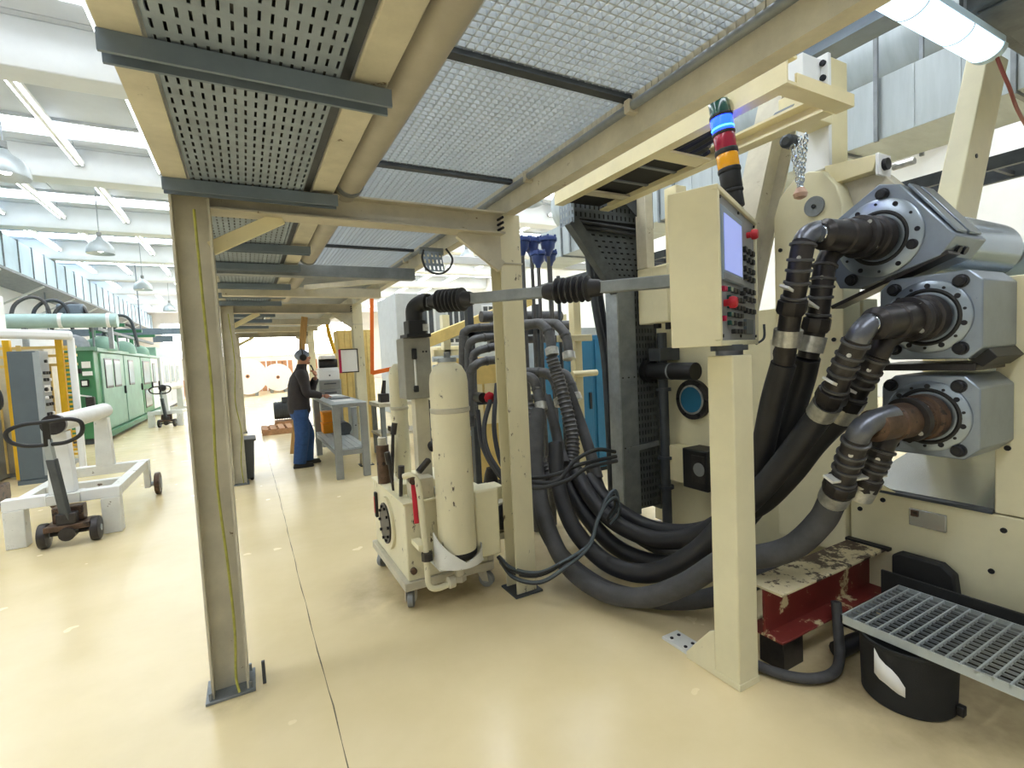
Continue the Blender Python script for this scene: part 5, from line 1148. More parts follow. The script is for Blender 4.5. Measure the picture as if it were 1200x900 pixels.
# tower with red lamp top left
o = thing('electric_column', 'pale blue electrical column with a red beacon beside the press', 'electrical box', (-3.75, 11.2, 2.0))
MB().box(-3.9, -3.62, 11.1, 11.4, 2.06, 2.95).build('body', 'duct_blue', o, bev=.02)
MB().box(-3.62, -3.50, 11.12, 11.38, 2.06, 2.9).build('side_cover', 'white_paint', o, bev=.01)
MB().cyl((-3.76, 11.25, 2.95), (-3.76, 11.25, 3.06), .10, n=20).build('red_beacon', 'red', o)
# ---- grey control cabinet
cb = thing('control_cabinet', 'tall grey control cabinet with rows of switches before the press', 'cabinet', (-2.75, 9.75, 0))
MB().box(-2.93, -2.63, 9.42, 9.78, .06, 1.90).build('body', 'cabinet_dark', cb, bev=.008)
MB().box(-2.95, -2.56, 9.40, 9.80, 0, .06).build('plinth', 'cabinet_dark', cb, smooth=0)
MB().box(-2.63, -2.585, 9.42, 9.78, .08, 1.90).build('front_panel', 'cabinet_grey', cb, bev=.006)
MB().box(-2.66, -2.583, 9.416, 9.424, .1, 1.88).build('panel_edge', 'cabinet_grey', cb, bev=.002)
for (r, z) in enumerate((1.75, 1.58, 1.48, 1.34, 1.22, 1.12, .98, .88)):
    for k in range(3):
        y = 9.50+.10*k
        if r in (0,) and k != 1: continue
        MB().cyl((-2.587, y, z), (-2.555, y, z), .024 if r != 3 else .03, n=10).build('switch', 'black' if (r+k) % 4 else 'paper', cb)
MB().box(-2.585, -2.578, 9.48, 9.72, 1.30, 1.40).build('meter_strip', 'paper', cb, smooth=0)

# ---- roll trolley with drawbar in the aisle
def roll_trolley(name, lab, chip):
    t = thing(name, lab, 'trolley', (0, 0, 0))
    # local: x across, y backwards, feet at y=0; origin between the front feet
    for x in (-.34, .34):
        MB().prism([(x-.075, 0), (x+.07, 0), (x+.07, .34), (x-.075, .34)], XZ, -.06, .07).build('front_leg', chip, t, bev=.008)
    MB().box(-.42, -.12, -.05, .06, .34, .44).build('front_beam', 'white_paint', t, bev=.008)
    MB().box(.12, .415, -.05, .06, .34, .44).build('front_beam', 'white_paint', t, bev=.008)
    for x in (-.30, .37):
        MB().bar((x, .06, .39), (x, 1.42, .39), .09, .09).build('side_beam', 'white_chip', t, bev=.006)
    MB().box(-.40, .43, 1.42, 1.55, .33, .44).build('rear_beam', 'white_chip', t, bev=.006)
    MB().box(-.255, .325, .45, .55, .34, .43).build('cross_beam', 'white_chip', t, bev=.006)
    MB().box(-.12, .12, -.06, .14, .34, .43).build('centre_plate', 'white_chip', t, bev=.006)
    MB().prism([(-.11, .43), (.08, .43), (.06, 1.0), (-.08, 1.0)], XZ, -.01, .12).build('front_upright', 'white_paint', t, bev=.006)
    MB().prism([(-.07, .44), (.10, .44), (.08, 1.0), (-.05, 1.0)], XZ, 1.42, 1.54).build('rear_upright', 'white_chip', t, bev=.006)
    a = Vector((.0, -.10, 1.08)); b = Vector((.02, 1.60, 1.08))
    MB().cyl(a, b, .085, n=28).build('roll_core', 'white_chip', t)
    MB().cyl(a-(b-a)*.01, a+(b-a)*.02, .091, n=28).build('core_ring', 'cast_dark', t)
    MB().cyl(b, b+(b-a)*.05, .035, n=14).build('core_pin', 'galv', t)
    for (x, y) in ((.50, 1.48), (-.47, 1.48)):
        w_ = MB().lathe([(.05, -.03), (.13, -.026), (.135, -.016), (.135, .016), (.13, .026), (.05, .03)], (x, y, .135), (1, 0, 0), n=24).build('wheel', 'cast_rust', t)
        MB().lathe([(.05, -.036), (.07, -.034), (.07, .034), (.05, .036)], (x, y, .135), (1, 0, 0), n=18).build('hub', 'grey_paint', w_)
        q = x-.10*(1 if x > 0 else -1)
        MB().cyl((x, y, .135), (q, y, .135), .028, n=10).build('axle', 'galv', t)
        MB().box(q-.03, q+.03, y-.05, y+.05, .1, .33).build('wheel_bracket', 'white_chip', t, bev=.004)
    # steering bogie
    MB().box(-.09, .23, -.30, -.07, .15, .20).build('bogie_plate', 'cast_rust', t, bev=.006)
    MB().box(-.05, .17, -.20, -.07, .20, .34).build('turntable', 'cast_rust', t, bev=.01)
    for x in (-.11, .25):
        w_ = MB().lathe([(.04, -.035), (.105, -.03), (.11, -.02), (.11, .02), (.105, .03), (.04, .035)], (x, -.2, .11), (1, 0, 0), n=24).build('steer_wheel', 'cast_dark', t)
        MB().cyl((x-.04, -.2, .11), (x+.04, -.2, .11), .03, n=12).build('hub', 'galv', w_)
    MB().cyl((-.14, -.2, .11), (.28, -.2, .11), .018, n=10).build('axle', 'cast_dark', t)
    MB().cyl((.07, -.16, .12), (.07, -.32, .12), .06, n=14).build('pump_body', 'cast_dark', t)
    MB().box(.0, .14, -.30, -.20, .20, .30).build('pump_block', 'cast_dark', t, bev=.01)
    # drawbar and loop handle
    MB().bar((.07, -.26, .2), (.03, -.34, .80), .075, .045).build('drawbar', 'dark_steel', t, bev=.006)
    MB().bar((.032, -.338, .78), (.02, -.36, .98), .06, .035).build('drawbar_neck', 'cabinet_grey', t, bev=.004)
    lp_ = [(.02, -.36, .93), (-.12, -.37, .94), (-.21, -.38, .99), (-.22, -.39, 1.07), (-.12, -.40, 1.12), (.03, -.40, 1.13), (.18, -.40, 1.14), (.26, -.39, 1.10), (.25, -.38, 1.0), (.15, -.37, .94)]
    MB().tube(spline(lp_+[lp_[0]], 8), .017, 10).build('loop_handle', 'black', t)
    MB().bar((.02, -.36, .92), (.03, -.40, 1.13), .05, .03).build('handle_web', 'black', t, bev=.004)
    return t
rt = roll_trolley('roll_trolley', 'white chipped roll trolley with black loop drawbar standing in the aisle', 'white_chip'); rt.location = (-1.56, 5.95, 0)
far = copy_tree(rt); far.location = (-2.05, 16.6, 0); far.rotation_euler = (0, 0, math.radians(-8))
tag(far, 'white roll trolley parked by the windowed doors of the green machine', 'trolley')
# ---- hand pallet truck at the left edge
pj = thing('pallet_truck', 'dark hand pallet truck with upright handle beside the control cabinet', 'pallet truck', (-2.75, 8.0, 0))
MB().box(-3.35, -2.62, 7.75, 8.15, .07, .27).build('hydraulic_body', 'cast_rust', pj, bev=.02)
MB().box(-4.4, -3.3, 7.72, 7.88, .06, .12).build('fork', 'cast_rust', pj, bev=.008); MB().box(-4.4, -3.3, 8.02, 8.18, .06, .12).build('fork', 'cast_rust', pj, bev=.008)
for y in (7.78, 8.12): MB().cyl((-2.72, y-.03, .09), (-2.72, y+.03, .09), .09, n=20).build('wheel', 'black', pj)
MB().box(-2.90, -2.72, 7.85, 8.05, .27, .42).build('pump', 'cast_dark', pj, bev=.01)
MB().bar((-2.78, 7.95, .3), (-2.66, 7.9, 1.15), .06, .05).build('drawbar', 'black', pj, bev=.006)
MB().tube(spline([(-2.67, 7.9, 1.12), (-2.74, 7.9, 1.2), (-2.74, 7.9, 1.36), (-2.66, 7.9, 1.41), (-2.56, 7.9, 1.38), (-2.55, 7.9, 1.2), (-2.65, 7.9, 1.12)], 6), .02, 10).build('loop_handle', 'black', pj)
# ---- grey bin behind the second left column
b = thing('waste_bin', 'grey plastic waste bin standing behind the second left column', 'bin', (-.13, 7.55, 0))
MB().prism([(-.29, .02), (-.005, .02), (.03, .54), (-.32, .54)], XZ, 7.42, 7.80).build('shell', 'bin_grey', b, bev=.015)
MB().box(-.34, .05, 7.40, 7.82, .53, .56).build('rim', 'bin_grey', b, bev=.006)
for y in (7.44, 7.76): MB().cyl((-.03, y-.02, .025), (-.03, y+.02, .025), .024, n=14).build('wheel', 'black', b); 
for k in range(3): MB().prism([(-.22+.08*k, .05), (-.20+.08*k, .05), (-.195+.08*k, .5), (-.22+.08*k, .5)], XZ, 7.412, 7.42).build('rib', 'bin_grey', b, smooth=0)
# ================================================================== workbench, person, far end
tb_ = thing('work_table', 'grey steel workbench with a lower shelf under the platform', 'workbench', (1.2, 7.8, 0))
TX0, TX1, TY0, TY1, TZ = .935, 1.368, 6.62, 8.75, .985
MB().box(TX0, TX1, TY0, TY1, TZ-.05, TZ-.01).build('table_top', 'grey_paint', tb_, bev=.005)
n = 8
for i in range(n):
    y0 = TY0+(TY1-TY0)*i/n; MB().box(TX0-.01, TX1+.01, y0+.02, y0+(TY1-TY0)/n-.02, TZ-.01, TZ).build('top_slat', 'galv_light', tb_, bev=.003)
for (x, y) in ((TX0, TY0), (TX1-.09, TY0), (TX0, TY1-.09), (TX1-.09, TY1-.09)):
    MB().box(x, x+.09, y, y+.07, 0, TZ-.05).build('leg', 'grey_paint', tb_, bev=.005)
MB().box(TX0+.09, TX1-.09, TY0+.005, TY0+.055, .31, .375).build('rail', 'grey_paint', tb_, bev=.004)
MB().box(TX0+.01, TX0+.05, TY0+.07, TY1-.09, .31, .36).build('rail', 'grey_paint', tb_, bev=.004); MB().box(TX1-.05, TX1-.01, TY0+.07, TY1-.09, .31, .36).build('rail', 'grey_paint', tb_, bev=.004)
for i in range(5):
    x = TX0+.01+i*.083; MB().box(x, x+.076, TY0+.04, TY1-.04, .375, .395).build('shelf_board', 'galv_light', tb_, bev=.003)
tag(MB().box(1.02, 1.30, 7.0, 7.35, TZ+.001, TZ+.006).build('paper_sheet', 'paper', smooth=0), 'white paper sheet lying on the near end of the workbench', 'paper')
tag(MB().box(1.06, 1.33, 7.55, 7.9, TZ+.001, TZ+.02).build('steel_plate', 'galv_dull', bev=.003), 'flat grey steel plate lying in the middle of the workbench', 'plate')
tag(MB().box(1.02, 1.30, 8.25, 8.6, TZ+.001, TZ+.012).build('paper_stack', 'paper', smooth=0), 'thin stack of papers on the far end of the workbench', 'papers')
for i, (x, y, z, lab) in enumerate(((1.02, 8.32, .396, 'orange plastic box on the shelf of the workbench'), (1.03, 8.36, .57, 'orange plastic box stacked on top of another on the workbench shelf'))):
    t = thing('orange_crate', lab, 'box', (x+.1, y+.12, z), 0, 'orange boxes')
    MB().box(x, x+.24, y, y+.3, z, z+.16).build('body', 'orange_box', t, bev=.012); MB().box(x-.006, x+.246, y-.006, y+.306, z+.13, z+.165).build('rim', 'orange_box', t, bev=.006)
t = thing('tool_motor', 'dark grey machine part lying on the workbench shelf', 'machine part', (1.33, 8.0, .396))
MB().cyl((1.28, 7.9, .50), (1.28, 8.25, .50), .10, n=18).build('body', 'dark_steel', t); MB().box(1.20, 1.36, 7.95, 8.2, .396, .44).build('foot', 'dark_steel', t)

# ---- person
def skin_body(name, chains, m, parent, sub=2):
    """chains: list of [(point, radius)...]; the first chain holds the root"""
    vs = []; es = []; rad = []; idx = {}
    def vid(p, r):
        k = tuple(round(c, 4) for c in p)
        if k not in idx: idx[k] = len(vs); vs.append(p); rad.append(r)
        return idx[k]
    for chn in chains:
        ids = [vid(p, r) for p, r in chn]
        es += [(ids[i], ids[i+1]) for i in range(len(ids)-1)]
    me = bpy.data.meshes.new(name); me.from_pydata(vs, es, [])
    o = bpy.data.objects.new(name, me); COL.objects.link(o); me.materials.append(MATS[m])
    sk = o.modifiers.new('skin', 'SKIN'); sk.use_smooth_shade = True
    for i, sv in enumerate(me.skin_vertices[0].data):
        r = rad[i]; sv.radius = r if isinstance(r, tuple) else (r, r); sv.use_root = (i == 0)
    su = o.modifiers.new('sub', 'SUBSURF'); su.levels = sub; su.render_levels = sub
    o.parent = parent; o.matrix_parent_inverse = world_of(parent).inverted()
    return o
PX, PY = .66, 7.95
def pp(x, y, z): return (PX+x, PY+y, z)      # facing +x, towards the bench
man = thing('person', 'person in dark jacket and blue jeans with ear defenders standing at the workbench', 'person', (PX, PY, 0))
hip = pp(0, 0, .90)
sL, sR = pp(.045, .185, 1.36), pp(.045, -.185, 1.36)          # left is away (+y), right is near (-y)
head = [(pp(.07, 0, 1.46), .05), (pp(.085, 0, 1.52), .06), (pp(.105, 0, 1.575), .078), (pp(.115, 0, 1.63), .083), (pp(.11, 0, 1.675), .06)]
elR, wrR = pp(.10, -.235, 1.10), pp(.33, -.13, 1.03)
elL, wrL = pp(.20, .21, 1.12), pp(.27, .06, 1.33)
kR, aR = pp(.0, -.11, .48), pp(-.06, -.12, .09)
kL, aL = pp(.09, .11, .48), pp(.07, .12, .09)
body = skin_body('body', [
  [(hip, (.12, .14)), (pp(.01, 0, 1.08), (.11, .13)), (pp(.03, 0, 1.25), (.11, .15)), (pp(.05, 0, 1.38), (.08, .10))]+head,
  [(pp(.05, 0, 1.38), (.08, .10)), (sR, .055), (elR, .042), (wrR, .028)],
  [(pp(.05, 0, 1.38), (.08, .10)), (sL, .055), (elL, .042), (wrL, .028)],
  [(hip, (.12, .14)), (pp(0, -.09, .80), .085), (kR, .06), (aR, .045), (pp(.01, -.12, .045), .035)],
  [(hip, (.12, .14)), (pp(.01, .09, .80), .085), (kL, .06), (aL, .045), (pp(.14, .12, .045), .035)]], 'skin', man)
jkt = MB().ring_loft([(pp(0, 0, .80), .145, .185), (pp(0, 0, .84), .158, .20), (pp(-.005, 0, .95), .155, .20), (pp(0, 0, 1.08), .15, .195), (pp(.015, 0, 1.22), .152, .205), (pp(.03, 0, 1.33), .135, .20), (pp(.045, 0, 1.39), .11, .165), (pp(.055, 0, 1.435), .085, .10), (pp(.065, 0, 1.475), .075, .08), (pp(.078, 0, 1.525), .07, .072)], 24).build('jacket', 'jacket', man, smooth=70)
for (s_, e_, w_) in ((sR, elR, pp(.285, -.155, 1.045)), (sL, elL, pp(.258, .09, 1.285))):
    sp = spline([pp(.03, 0, 1.35), s_, [(s_[k]+e_[k])/2 for k in range(3)], e_, [(w_[k]+e_[k])/2 for k in range(3)], w_], 6); m_ = len(sp)
    MB().tube(sp, [.085-.035*(i/m_) for i in range(m_)], 14).build('sleeve', 'jacket', man, smooth=70)
MB().ring_loft([(pp(0, 0, .72), .12, .17), (pp(0, 0, .80), .14, .18), (pp(0, 0, .92), .14, .178)], 20).build('jeans_seat', 'denim', man, smooth=70)
for k_, a_, y_ in ((kR, aR, -.095), (kL, aL, .095)):
    sp = spline([pp(0, y_, .86), pp(.0, y_, .75), k_, [(k_[i]+a_[i])/2 for i in range(3)], (a_[0], a_[1], .065)], 6); m_ = len(sp)
    MB().tube(sp, [.115-.028*(i/m_) for i in range(m_)], 16).build('jeans_leg', 'denim', man, smooth=70)
# hands: palm and five bent fingers
def hand(name, w, fwd, side, up, grip):
    w, fwd, side, up = Vector(w), Vector(fwd).normalized(), Vector(side).normalized(), Vector(up).normalized()
    pc = w+fwd*.045
    ch = [[(w[:], .026), (pc[:], (.018, .036)), ((pc+fwd*.035)[:], (.015, .036))]]
    for i, (s, l) in enumerate(((-.027, .062), (-.009, .07), (.009, .067), (.026, .052))):
        b_ = pc+fwd*.035+side*s
        k1 = b_+fwd*l*.5*(1-.4*grip)-up*l*.3*grip; k2 = k1+fwd*l*.5*(1-1.2*grip)-up*l*.5*(.3+grip*.7)
        ch.append([((pc+fwd*.035)[:], (.015, .036)), (b_[:], .0095), (k1[:], .0088), (k2[:], .0075)])
    th = pc-side*.03
    ch.append([(pc[:], (.018, .036)), (th[:], .012), ((th-side*.018+fwd*.03-up*.008*grip)[:], .0105), ((th-side*.012+fwd*.055-up*.025*grip)[:], .009)])
    return skin_body(name, ch, 'skin', man)
hand('hand', wrR, (1, .25, -.12), (.25, -1, 0), (0, 0, 1), .25)
hand('hand', wrL, (-.30, -.15, .85), (.2, 1, .2), (.9, -.1, .3), .8)
sp_ = MB().tube(spline([pp(.235, .03, 1.42), pp(.215, .02, 1.47), pp(.195, .012, 1.505)], 4), .009, 8).build('pipe', 'black'); sp_.name = 'smoking_pipe'
tag(sp_, 'small black pipe held to the mouth by the person', 'pipe')
for (ax_, ay, px_) in ((-.06, -.12, 0), (.07, .12, 0)):
    sh = MB()
    vs = []; fs = []
    outl = [(-.085, .035), (-.09, .0), (-.085, -.035), (.0, -.045), (.10, -.05), (.17, -.035), (.185, 0), (.17, .035), (.10, .05), (.0, .045)]
    for z, s_ in ((0, 1.03), (.025, 1.05), (.03, 1.0), (.06, .93), (.10, .68)):
        for (u, v) in outl: vs.append(pp(ax_+(u if z < .08 else u*.6-.02)*s_, ay+v*s_, z if u < .05 else min(z, .07)))
    for j in range(4):
        for i in range(10): fs.append((j*10+i, j*10+(i+1) % 10, (j+1)*10+(i+1) % 10, (j+1)*10+i))
    fs += [tuple(range(9, -1, -1)), tuple(range(40, 50))]
    sh.add(vs, fs); sh.build('shoe', 'shoe', man, smooth=60)
hc = Vector(pp(.098, 0, 1.625))
def ell(mb, c, rx, ry, rz, n=20, k=10, z0=-1., keep=lambda p: True):
    vs = []; fs = []
    for j in range(k+1):
        ph = -PI/2+PI*j/k
        for i in range(n): a = 2*PI*i/n; vs.append((c[0]+rx*math.cos(ph)*math.cos(a), c[1]+ry*math.cos(ph)*math.sin(a), c[2]+rz*math.sin(ph)))
    for j in range(k):
        for i in range(n): fs.append((j*n+i, j*n+(i+1) % n, (j+1)*n+(i+1) % n, (j+1)*n+i))
    return mb.add(vs, fs)
ell(MB(), hc+Vector((-.012, 0, .032)), .105, .088, .085).build('hair', 'cap', man)
for s in (-1, 1):
    e = MB().lathe([(.02, 0), (.045, .004), (.05, .02), (.04, .04), (.02, .045)], hc+Vector((-.005, .078*s, -.005)), (0, s, 0), n=18).build('ear_defender', 'black', man)
band = [hc+Vector((-.01, .10*math.cos(a), -.005+.128*math.sin(a))) for a in [PI*k/14 for k in range(15)]]
MB().tube(band, .009, 8).build('headband', 'black', man)
ell(MB(), hc+Vector((.088, 0, -.012)), .022, .013, .024, 10, 6).build('nose', 'skin', man)
for s in (-1, 1):
    ell(MB(), hc+Vector((.072, .033*s, .012)), .012, .014, .008, 10, 6).build('eye', 'paper', man)
    ell(MB(), hc+Vector((.082, .033*s, .012)), .004, .006, .006, 8, 5).build('iris', 'black', man)
    ell(MB(), hc+Vector((.078, .033*s, .03)), .010, .02, .006, 10, 5).build('brow', 'cap', man)
ell(MB(), hc+Vector((.08, 0, -.052)), .012, .024, .007, 10, 6).build('mouth', 'crimson', man)
ell(MB(), hc+Vector((.066, 0, -.085)), .03, .035, .024, 12, 6).build('chin', 'skin', man)

# ---- red folder board on the column
t = thing('notice_board', 'white notice board with crimson edge hung on the second right column', 'board', (1.28, 7.25, 1.37))
MB().box(1.17, 1.40, 7.18, 7.20, 1.375, 1.70).build('board', 'paper', t, bev=.003)
for a in ((1.165, 1.405, 1.37, 1.385), (1.165, 1.405, 1.69, 1.705)): MB().box(a[0], a[1], 7.172, 7.2, a[2], a[3]).build('frame', 'cast_dark', t, smooth=0)
MB().box(1.395, 1.408, 7.172, 7.2, 1.37, 1.705).build('frame', 'cast_dark', t, smooth=0)
MB().box(1.145, 1.175, 7.165, 7.2, 1.37, 1.70).build('spine', 'crimson', t, smooth=0)
# ---- leaning timber board, yellow slings
t = MB().bar((.93, 9.0, 2.32), (.60, 9.05, .02), .10, .03, (0, 1, 0)).build('leaning_plank', 'board_wood', bev=.004)
tag(t, 'long wooden plank leaning under the platform behind the person', 'plank')
tag(MB().tube(spline([(1.35, 9.6, 2.3), (1.42, 9.6, 1.95), (1.47, 9.6, 1.7), (1.40, 9.6, 2.0), (1.36, 9.6, 2.3)], 8), .03, 8).build('lifting_sling', 'yellow'), 'yellow lifting sling hanging over the drawer cabinet', 'sling')
tag(MB().bar((1.0, 10.6, 2.2), (1.0, 10.6, .9), .06, .02).build('lifting_sling', 'yellow'), 'yellow strap hanging straight behind the leaning plank', 'sling')
t = thing('padded_guard', 'yellow padded guard leaning on the third left column', 'guard', (-.55, 11.8, 0))
MB().box(-.42, -.33, 11.6, 11.75, .35, 1.75).build('pad', 'yellow', t, bev=.02); MB().box(-.41, -.34, 11.62, 11.73, 0, .35).build('leg', 'yellow', t, smooth=0)
# ---- drawer cabinet and yellow locker
t = thing('drawer_cabinet', 'grey drawer cabinet with a white top box behind the workbench', 'cabinet', (1.33, 9.6, 0))
MB().box(1.13, 1.52, 9.45, 9.95, 0, 1.22).build('body', 'cabinet_grey', t, bev=.006)
for k in range(7):
    d = MB().box(1.15, 1.50, 9.435, 9.45, .06+.165*k, .21+.165*k).build('drawer', 'grey_paint', t, bev=.004); MB().box(1.22, 1.43, 9.425, 9.436, .15+.165*k, .17+.165*k).build('handle', 'dark_steel', d)
MB().box(1.15, 1.50, 9.46, 9.9, 1.22, 1.40).build('top_box', 'white_paint', t, bev=.006); MB().cyl((1.33, 9.46, 1.30), (1.33, 9.45, 1.30), .015, n=8).build('lock', 'black', t)
t = thing('bench_grinder', 'dark and white bench machine on top of the drawer cabinet', 'machine', (1.33, 9.65, 1.40))
MB().box(1.16, 1.50, 9.5, 9.8, 1.40, 1.44).build('base', 'white_paint', t); MB().cyl((1.18, 9.65, 1.52), (1.50, 9.65, 1.52), .08, n=16).build('body', 'cast_dark', t); MB().box(1.2, 1.46, 9.5, 9.78, 1.60, 1.66).build('hood', 'white_paint', t, bev=.01)
t = thing('yellow_locker', 'yellow slatted locker behind the notice board', 'locker', (1.9, 10.2, 0))
MB().box(1.60, 2.25, 10.0, 10.5, 0, 2.15).build('body', 'yellow_door', t, bev=.008)
for k in range(6): MB().box(1.62+.105*k, 1.70+.105*k, 9.985, 10.0, .1, 2.1).build('slat', 'yellow_door', t, bev=.004)
t = thing('grey_locker', 'low grey locker beside the yellow one', 'locker', (1.7, 9.2, 0))
MB().box(1.58, 1.84, 9.0, 9.3, 0, .72).build('body', 'cabinet_grey', t, bev=.006); MB().box(1.60, 1.82, 8.985, 9.0, .05, .68).build('door', 'cabinet_grey', t, bev=.004); MB().cyl((1.64, 8.985, .4), (1.64, 8.97, .4), .012, n=8).build('knob', 'black', t)
# ---- pallets and motor block on the floor
def pallet(lab, x, y, s=.9):
    t = thing('wooden_pallet', lab, 'pallet', (x, y, 0))
    for k in range(3): MB().box(x-.4, x+.4, y-.5+.45*k, y-.4+.45*k, 0, .10).build('bearer', 'pallet_wood', t, bev=.004)
    for k in range(5): MB().box(x-.4+.17*k, x-.28+.17*k, y-.5, y+.5, .10, .125).build('deck_board', 'pallet_wood', t, bev=.003)
pallet('empty wooden pallet on the floor beyond the person', .62, 12.6)
t = thing('motor_block', 'dark grey electric motor standing beyond the wooden pallet', 'motor', (.86, 13.9, 0))
MB().box(.55, 1.2, 13.7, 14.2, 0, .12).build('skid', 'pallet_wood', t, bev=.005); MB().cyl((.55, 13.95, .38), (1.15, 13.95, .38), .22, n=20).build('body', 'dark_steel', t); MB().box(.75, .98, 13.85, 14.05, .58, .72).build('terminal_box', 'dark_steel', t, bev=.01)
for k in range(8): MB().cyl((.60+.06*k, 13.95, .38), (.62+.06*k, 13.95, .38), .235, n=20).build('cooling_fin', 'dark_steel', t)
# ---- far end: big paper rolls, cardboard stacks
for (x, y, r, lab) in ((.05, 30, .97, 'largest white paper roll at the far end of the hall'), (1.62, 32.0, .80, 'white paper roll beside the largest one'), (-1.7, 32, .9, 'white paper roll standing behind the left columns')):
    t = thing('paper_roll', lab, 'paper roll', (x, y, 0), 0, 'paper rolls at the far end')
    z = r+.10
    MB().cyl((x, y, z), (x, y+1.4, z), r, n=48).build('roll_body', 'paper', t); MB().cyl((x, y-.01, z), (x, y+.02, z), .10, n=20).build('core', 'cardboard', t); MB().cyl((x, y-.015, z), (x, y, z), .05, n=14).build('core_hole', 'black', t)
    for s in (-.45, .3): MB().box(x+s, x+s+.16, y+.05, y+1.35, 0, .22).build('cradle', 'grey_paint', t, bev=.01)
for i in range(13):
    for j in range(2):
        x = -3.2+.62*i; h = .95
        if random.random() < .12 and j: continue
        t = thing('cardboard_box', 'brown cardboard box in the bottom row behind the paper rolls' if j == 0 else 'brown cardboard box stacked on the bottom row behind the paper rolls', 'box', (x, 35.2, j*h), 0, 'cardboard boxes, bottom row' if j == 0 else 'cardboard boxes, top row')
        MB().box(x-.29, x+.29, 35, 35.7, .02+j*h, .02+j*h+.93).build('carton', 'cardboard', t, bev=.01)
        MB().box(x-.04, x+.04, 34.99, 35.0, .02+j*h, .02+j*h+.93).build('tape', 'paper', t, smooth=0)
        if (i+j) % 3 == 0: MB().box(x+.06, x+.24, 34.985, 35.0, .45+j*h, .7+j*h).build('label', 'paper', t, smooth=0)
# ---- background line right of the aisle
bl = thing('background_line', 'cream production line with pipes seen between the right columns', 'machine', (4, 11, 0))
MB().box(3.0, 6.5, 8.6, 11, 0, 1.05).build('base', 'cream', bl, bev=.02)
MB().box(3.3, 6.4, 9.2, 11, 1.05, 1.75).build('body', 'cream_bright', bl, bev=.02)
MB().bar((2.7, 8.2, 1.78), (4.9, 8.2, 2.55), .2, .20).build('inclined_beam', 'yellow_door', bl, bev=.01)
for x in (3.2, 4.5, 5.8): MB().box(x, x+.14, 8.5, 8.64, 0, 2.3).build('frame_post', 'cream', bl, bev=.006)
MB().box(3.0, 6.4, 8.5, 8.64, 1.55, 1.67).build('frame_rail', 'cream_bright', bl, bev=.006)
for k in range(4): MB().box(3.45+.7*k, 4.0+.7*k, 9.18, 9.2, 1.2, 1.6).build('panel_door', 'cream', bl, bev=.006)
for z in (1.35, 1.5, 1.9): MB().cyl((2.9, 8.3, z), (6.2, 8.3, z), .05, n=12).build('pipe', 'galv_light', bl)
t = thing('window_tower', 'tall white cabin with dark striped window in the background', 'cabin', (4.6, 13.5, 0))
MB().box(3.6, 7.5, 13, 15, 0, 3.3).build('cabin', 'cabin_grey', t, bev=.02)
for x in (3.9, 5.0, 6.1):
    MB().box(x, x+.8, 12.97, 13.0, 1.9, 3.0).build('window_frame', 'beam_white', t, bev=.01)
    for k in range(4): MB().box(x+.06+.18*k, x+.18+.18*k, 12.95, 12.97, 1.95, 2.95).build('window_pane', 'dark_steel', t, smooth=0)
# orange straps
for i, (x, y) in enumerate(((1.92, 8.4),)):
    t = thing('orange_strap', 'orange strap hanging beside the second right column', 'strap', (x, y, 1.25))
    MB().bar((x+.05, y, 3.2), (x-.06, y, 1.3), .06, .015, (0, 1, 0)).build('strap', 'orange', t); MB().bar((x-.06, y, 1.32), (x+.6, y+.05, 1.42), .015, .07).build('strap_tail', 'orange', t)
o = MB().box(1.6, 7.2, 8.33, 8.47, 3.2, 3.34).build('overhead_rail', 'white_paint', bev=.01); tag(o, 'white overhead rail crossing behind the second right column', 'rail')
for x in (2.6, 7.0): tag(MB().box(x, x+.08, 8.36, 8.44, 3.34, 5.95).build('rail_hanger', 'white_paint', smooth=0), 'white hanger bar carrying the overhead rail', 'hanger', 'rail hangers')
# cluttered second bench
t = thing('side_bench', 'cluttered side bench with dark clamps beyond the workbench', 'workbench', (2.2, 8.0, 0))
MB().box(1.75, 2.6, 7.6, 8.3, .80, .86).build('bench_top', 'cream_dirty', t, bev=.006)
for x in (1.78, 2.5):
    for y in (7.62, 8.2): MB().box(x, x+.07, y, y+.07, 0, .80).build('leg', 'galv_dull', t, bev=.004)
MB().box(1.75, 2.6, 7.65, 8.25, .34, .38).build('shelf', 'cream_dirty', t, bev=.004)
for i, (x, z, w_, h, m, lab) in enumerate(((1.82, .862, .14, .34, 'cast_dark', 'dark clamp standing on the side bench'), (2.05, .862, .2, .22, 'cream_dirty', 'cream housing standing on the side bench'), (2.33, .862, .16, .4, 'cast_dark', 'tall dark fixture on the side bench'), (1.95, .382, .3, .2, 'cast_rust', 'rusty part on the lower shelf of the side bench'))):
    t = thing('bench_fixture', lab, 'fixture', (x+w_/2, 7.85, z))
    MB().box(x, x+w_, 7.75, 7.95, z, z+h*.4).build('base', m, t, bev=.01); MB().cyl((x+w_/2, 7.85, z+h*.4), (x+w_/2+.03, 7.85, z+h), w_*.28, w_*.2, n=12).build('head', m, t)
t = thing('cream_cabinet', 'cream cabinet with a red hand valve before it, behind the elbow pipes', 'cabinet', (2.2, 5.2, 0))
MB().box(1.95, 2.62, 4.95, 5.4, .1, 1.50).build('body', 'yellow_door', t, bev=.008); MB().box(1.98, 2.28, 4.93, 4.95, .75, 1.2).build('door', 'cream_bright', t, bev=.004); MB().box(2.31, 2.6, 4.93, 4.95, .75, 1.2).build('door', 'cream_bright', t, bev=.004)
MB().box(1.97, 2.6, 4.97, 5.38, 0, .1).build('plinth', 'dark_steel', t)
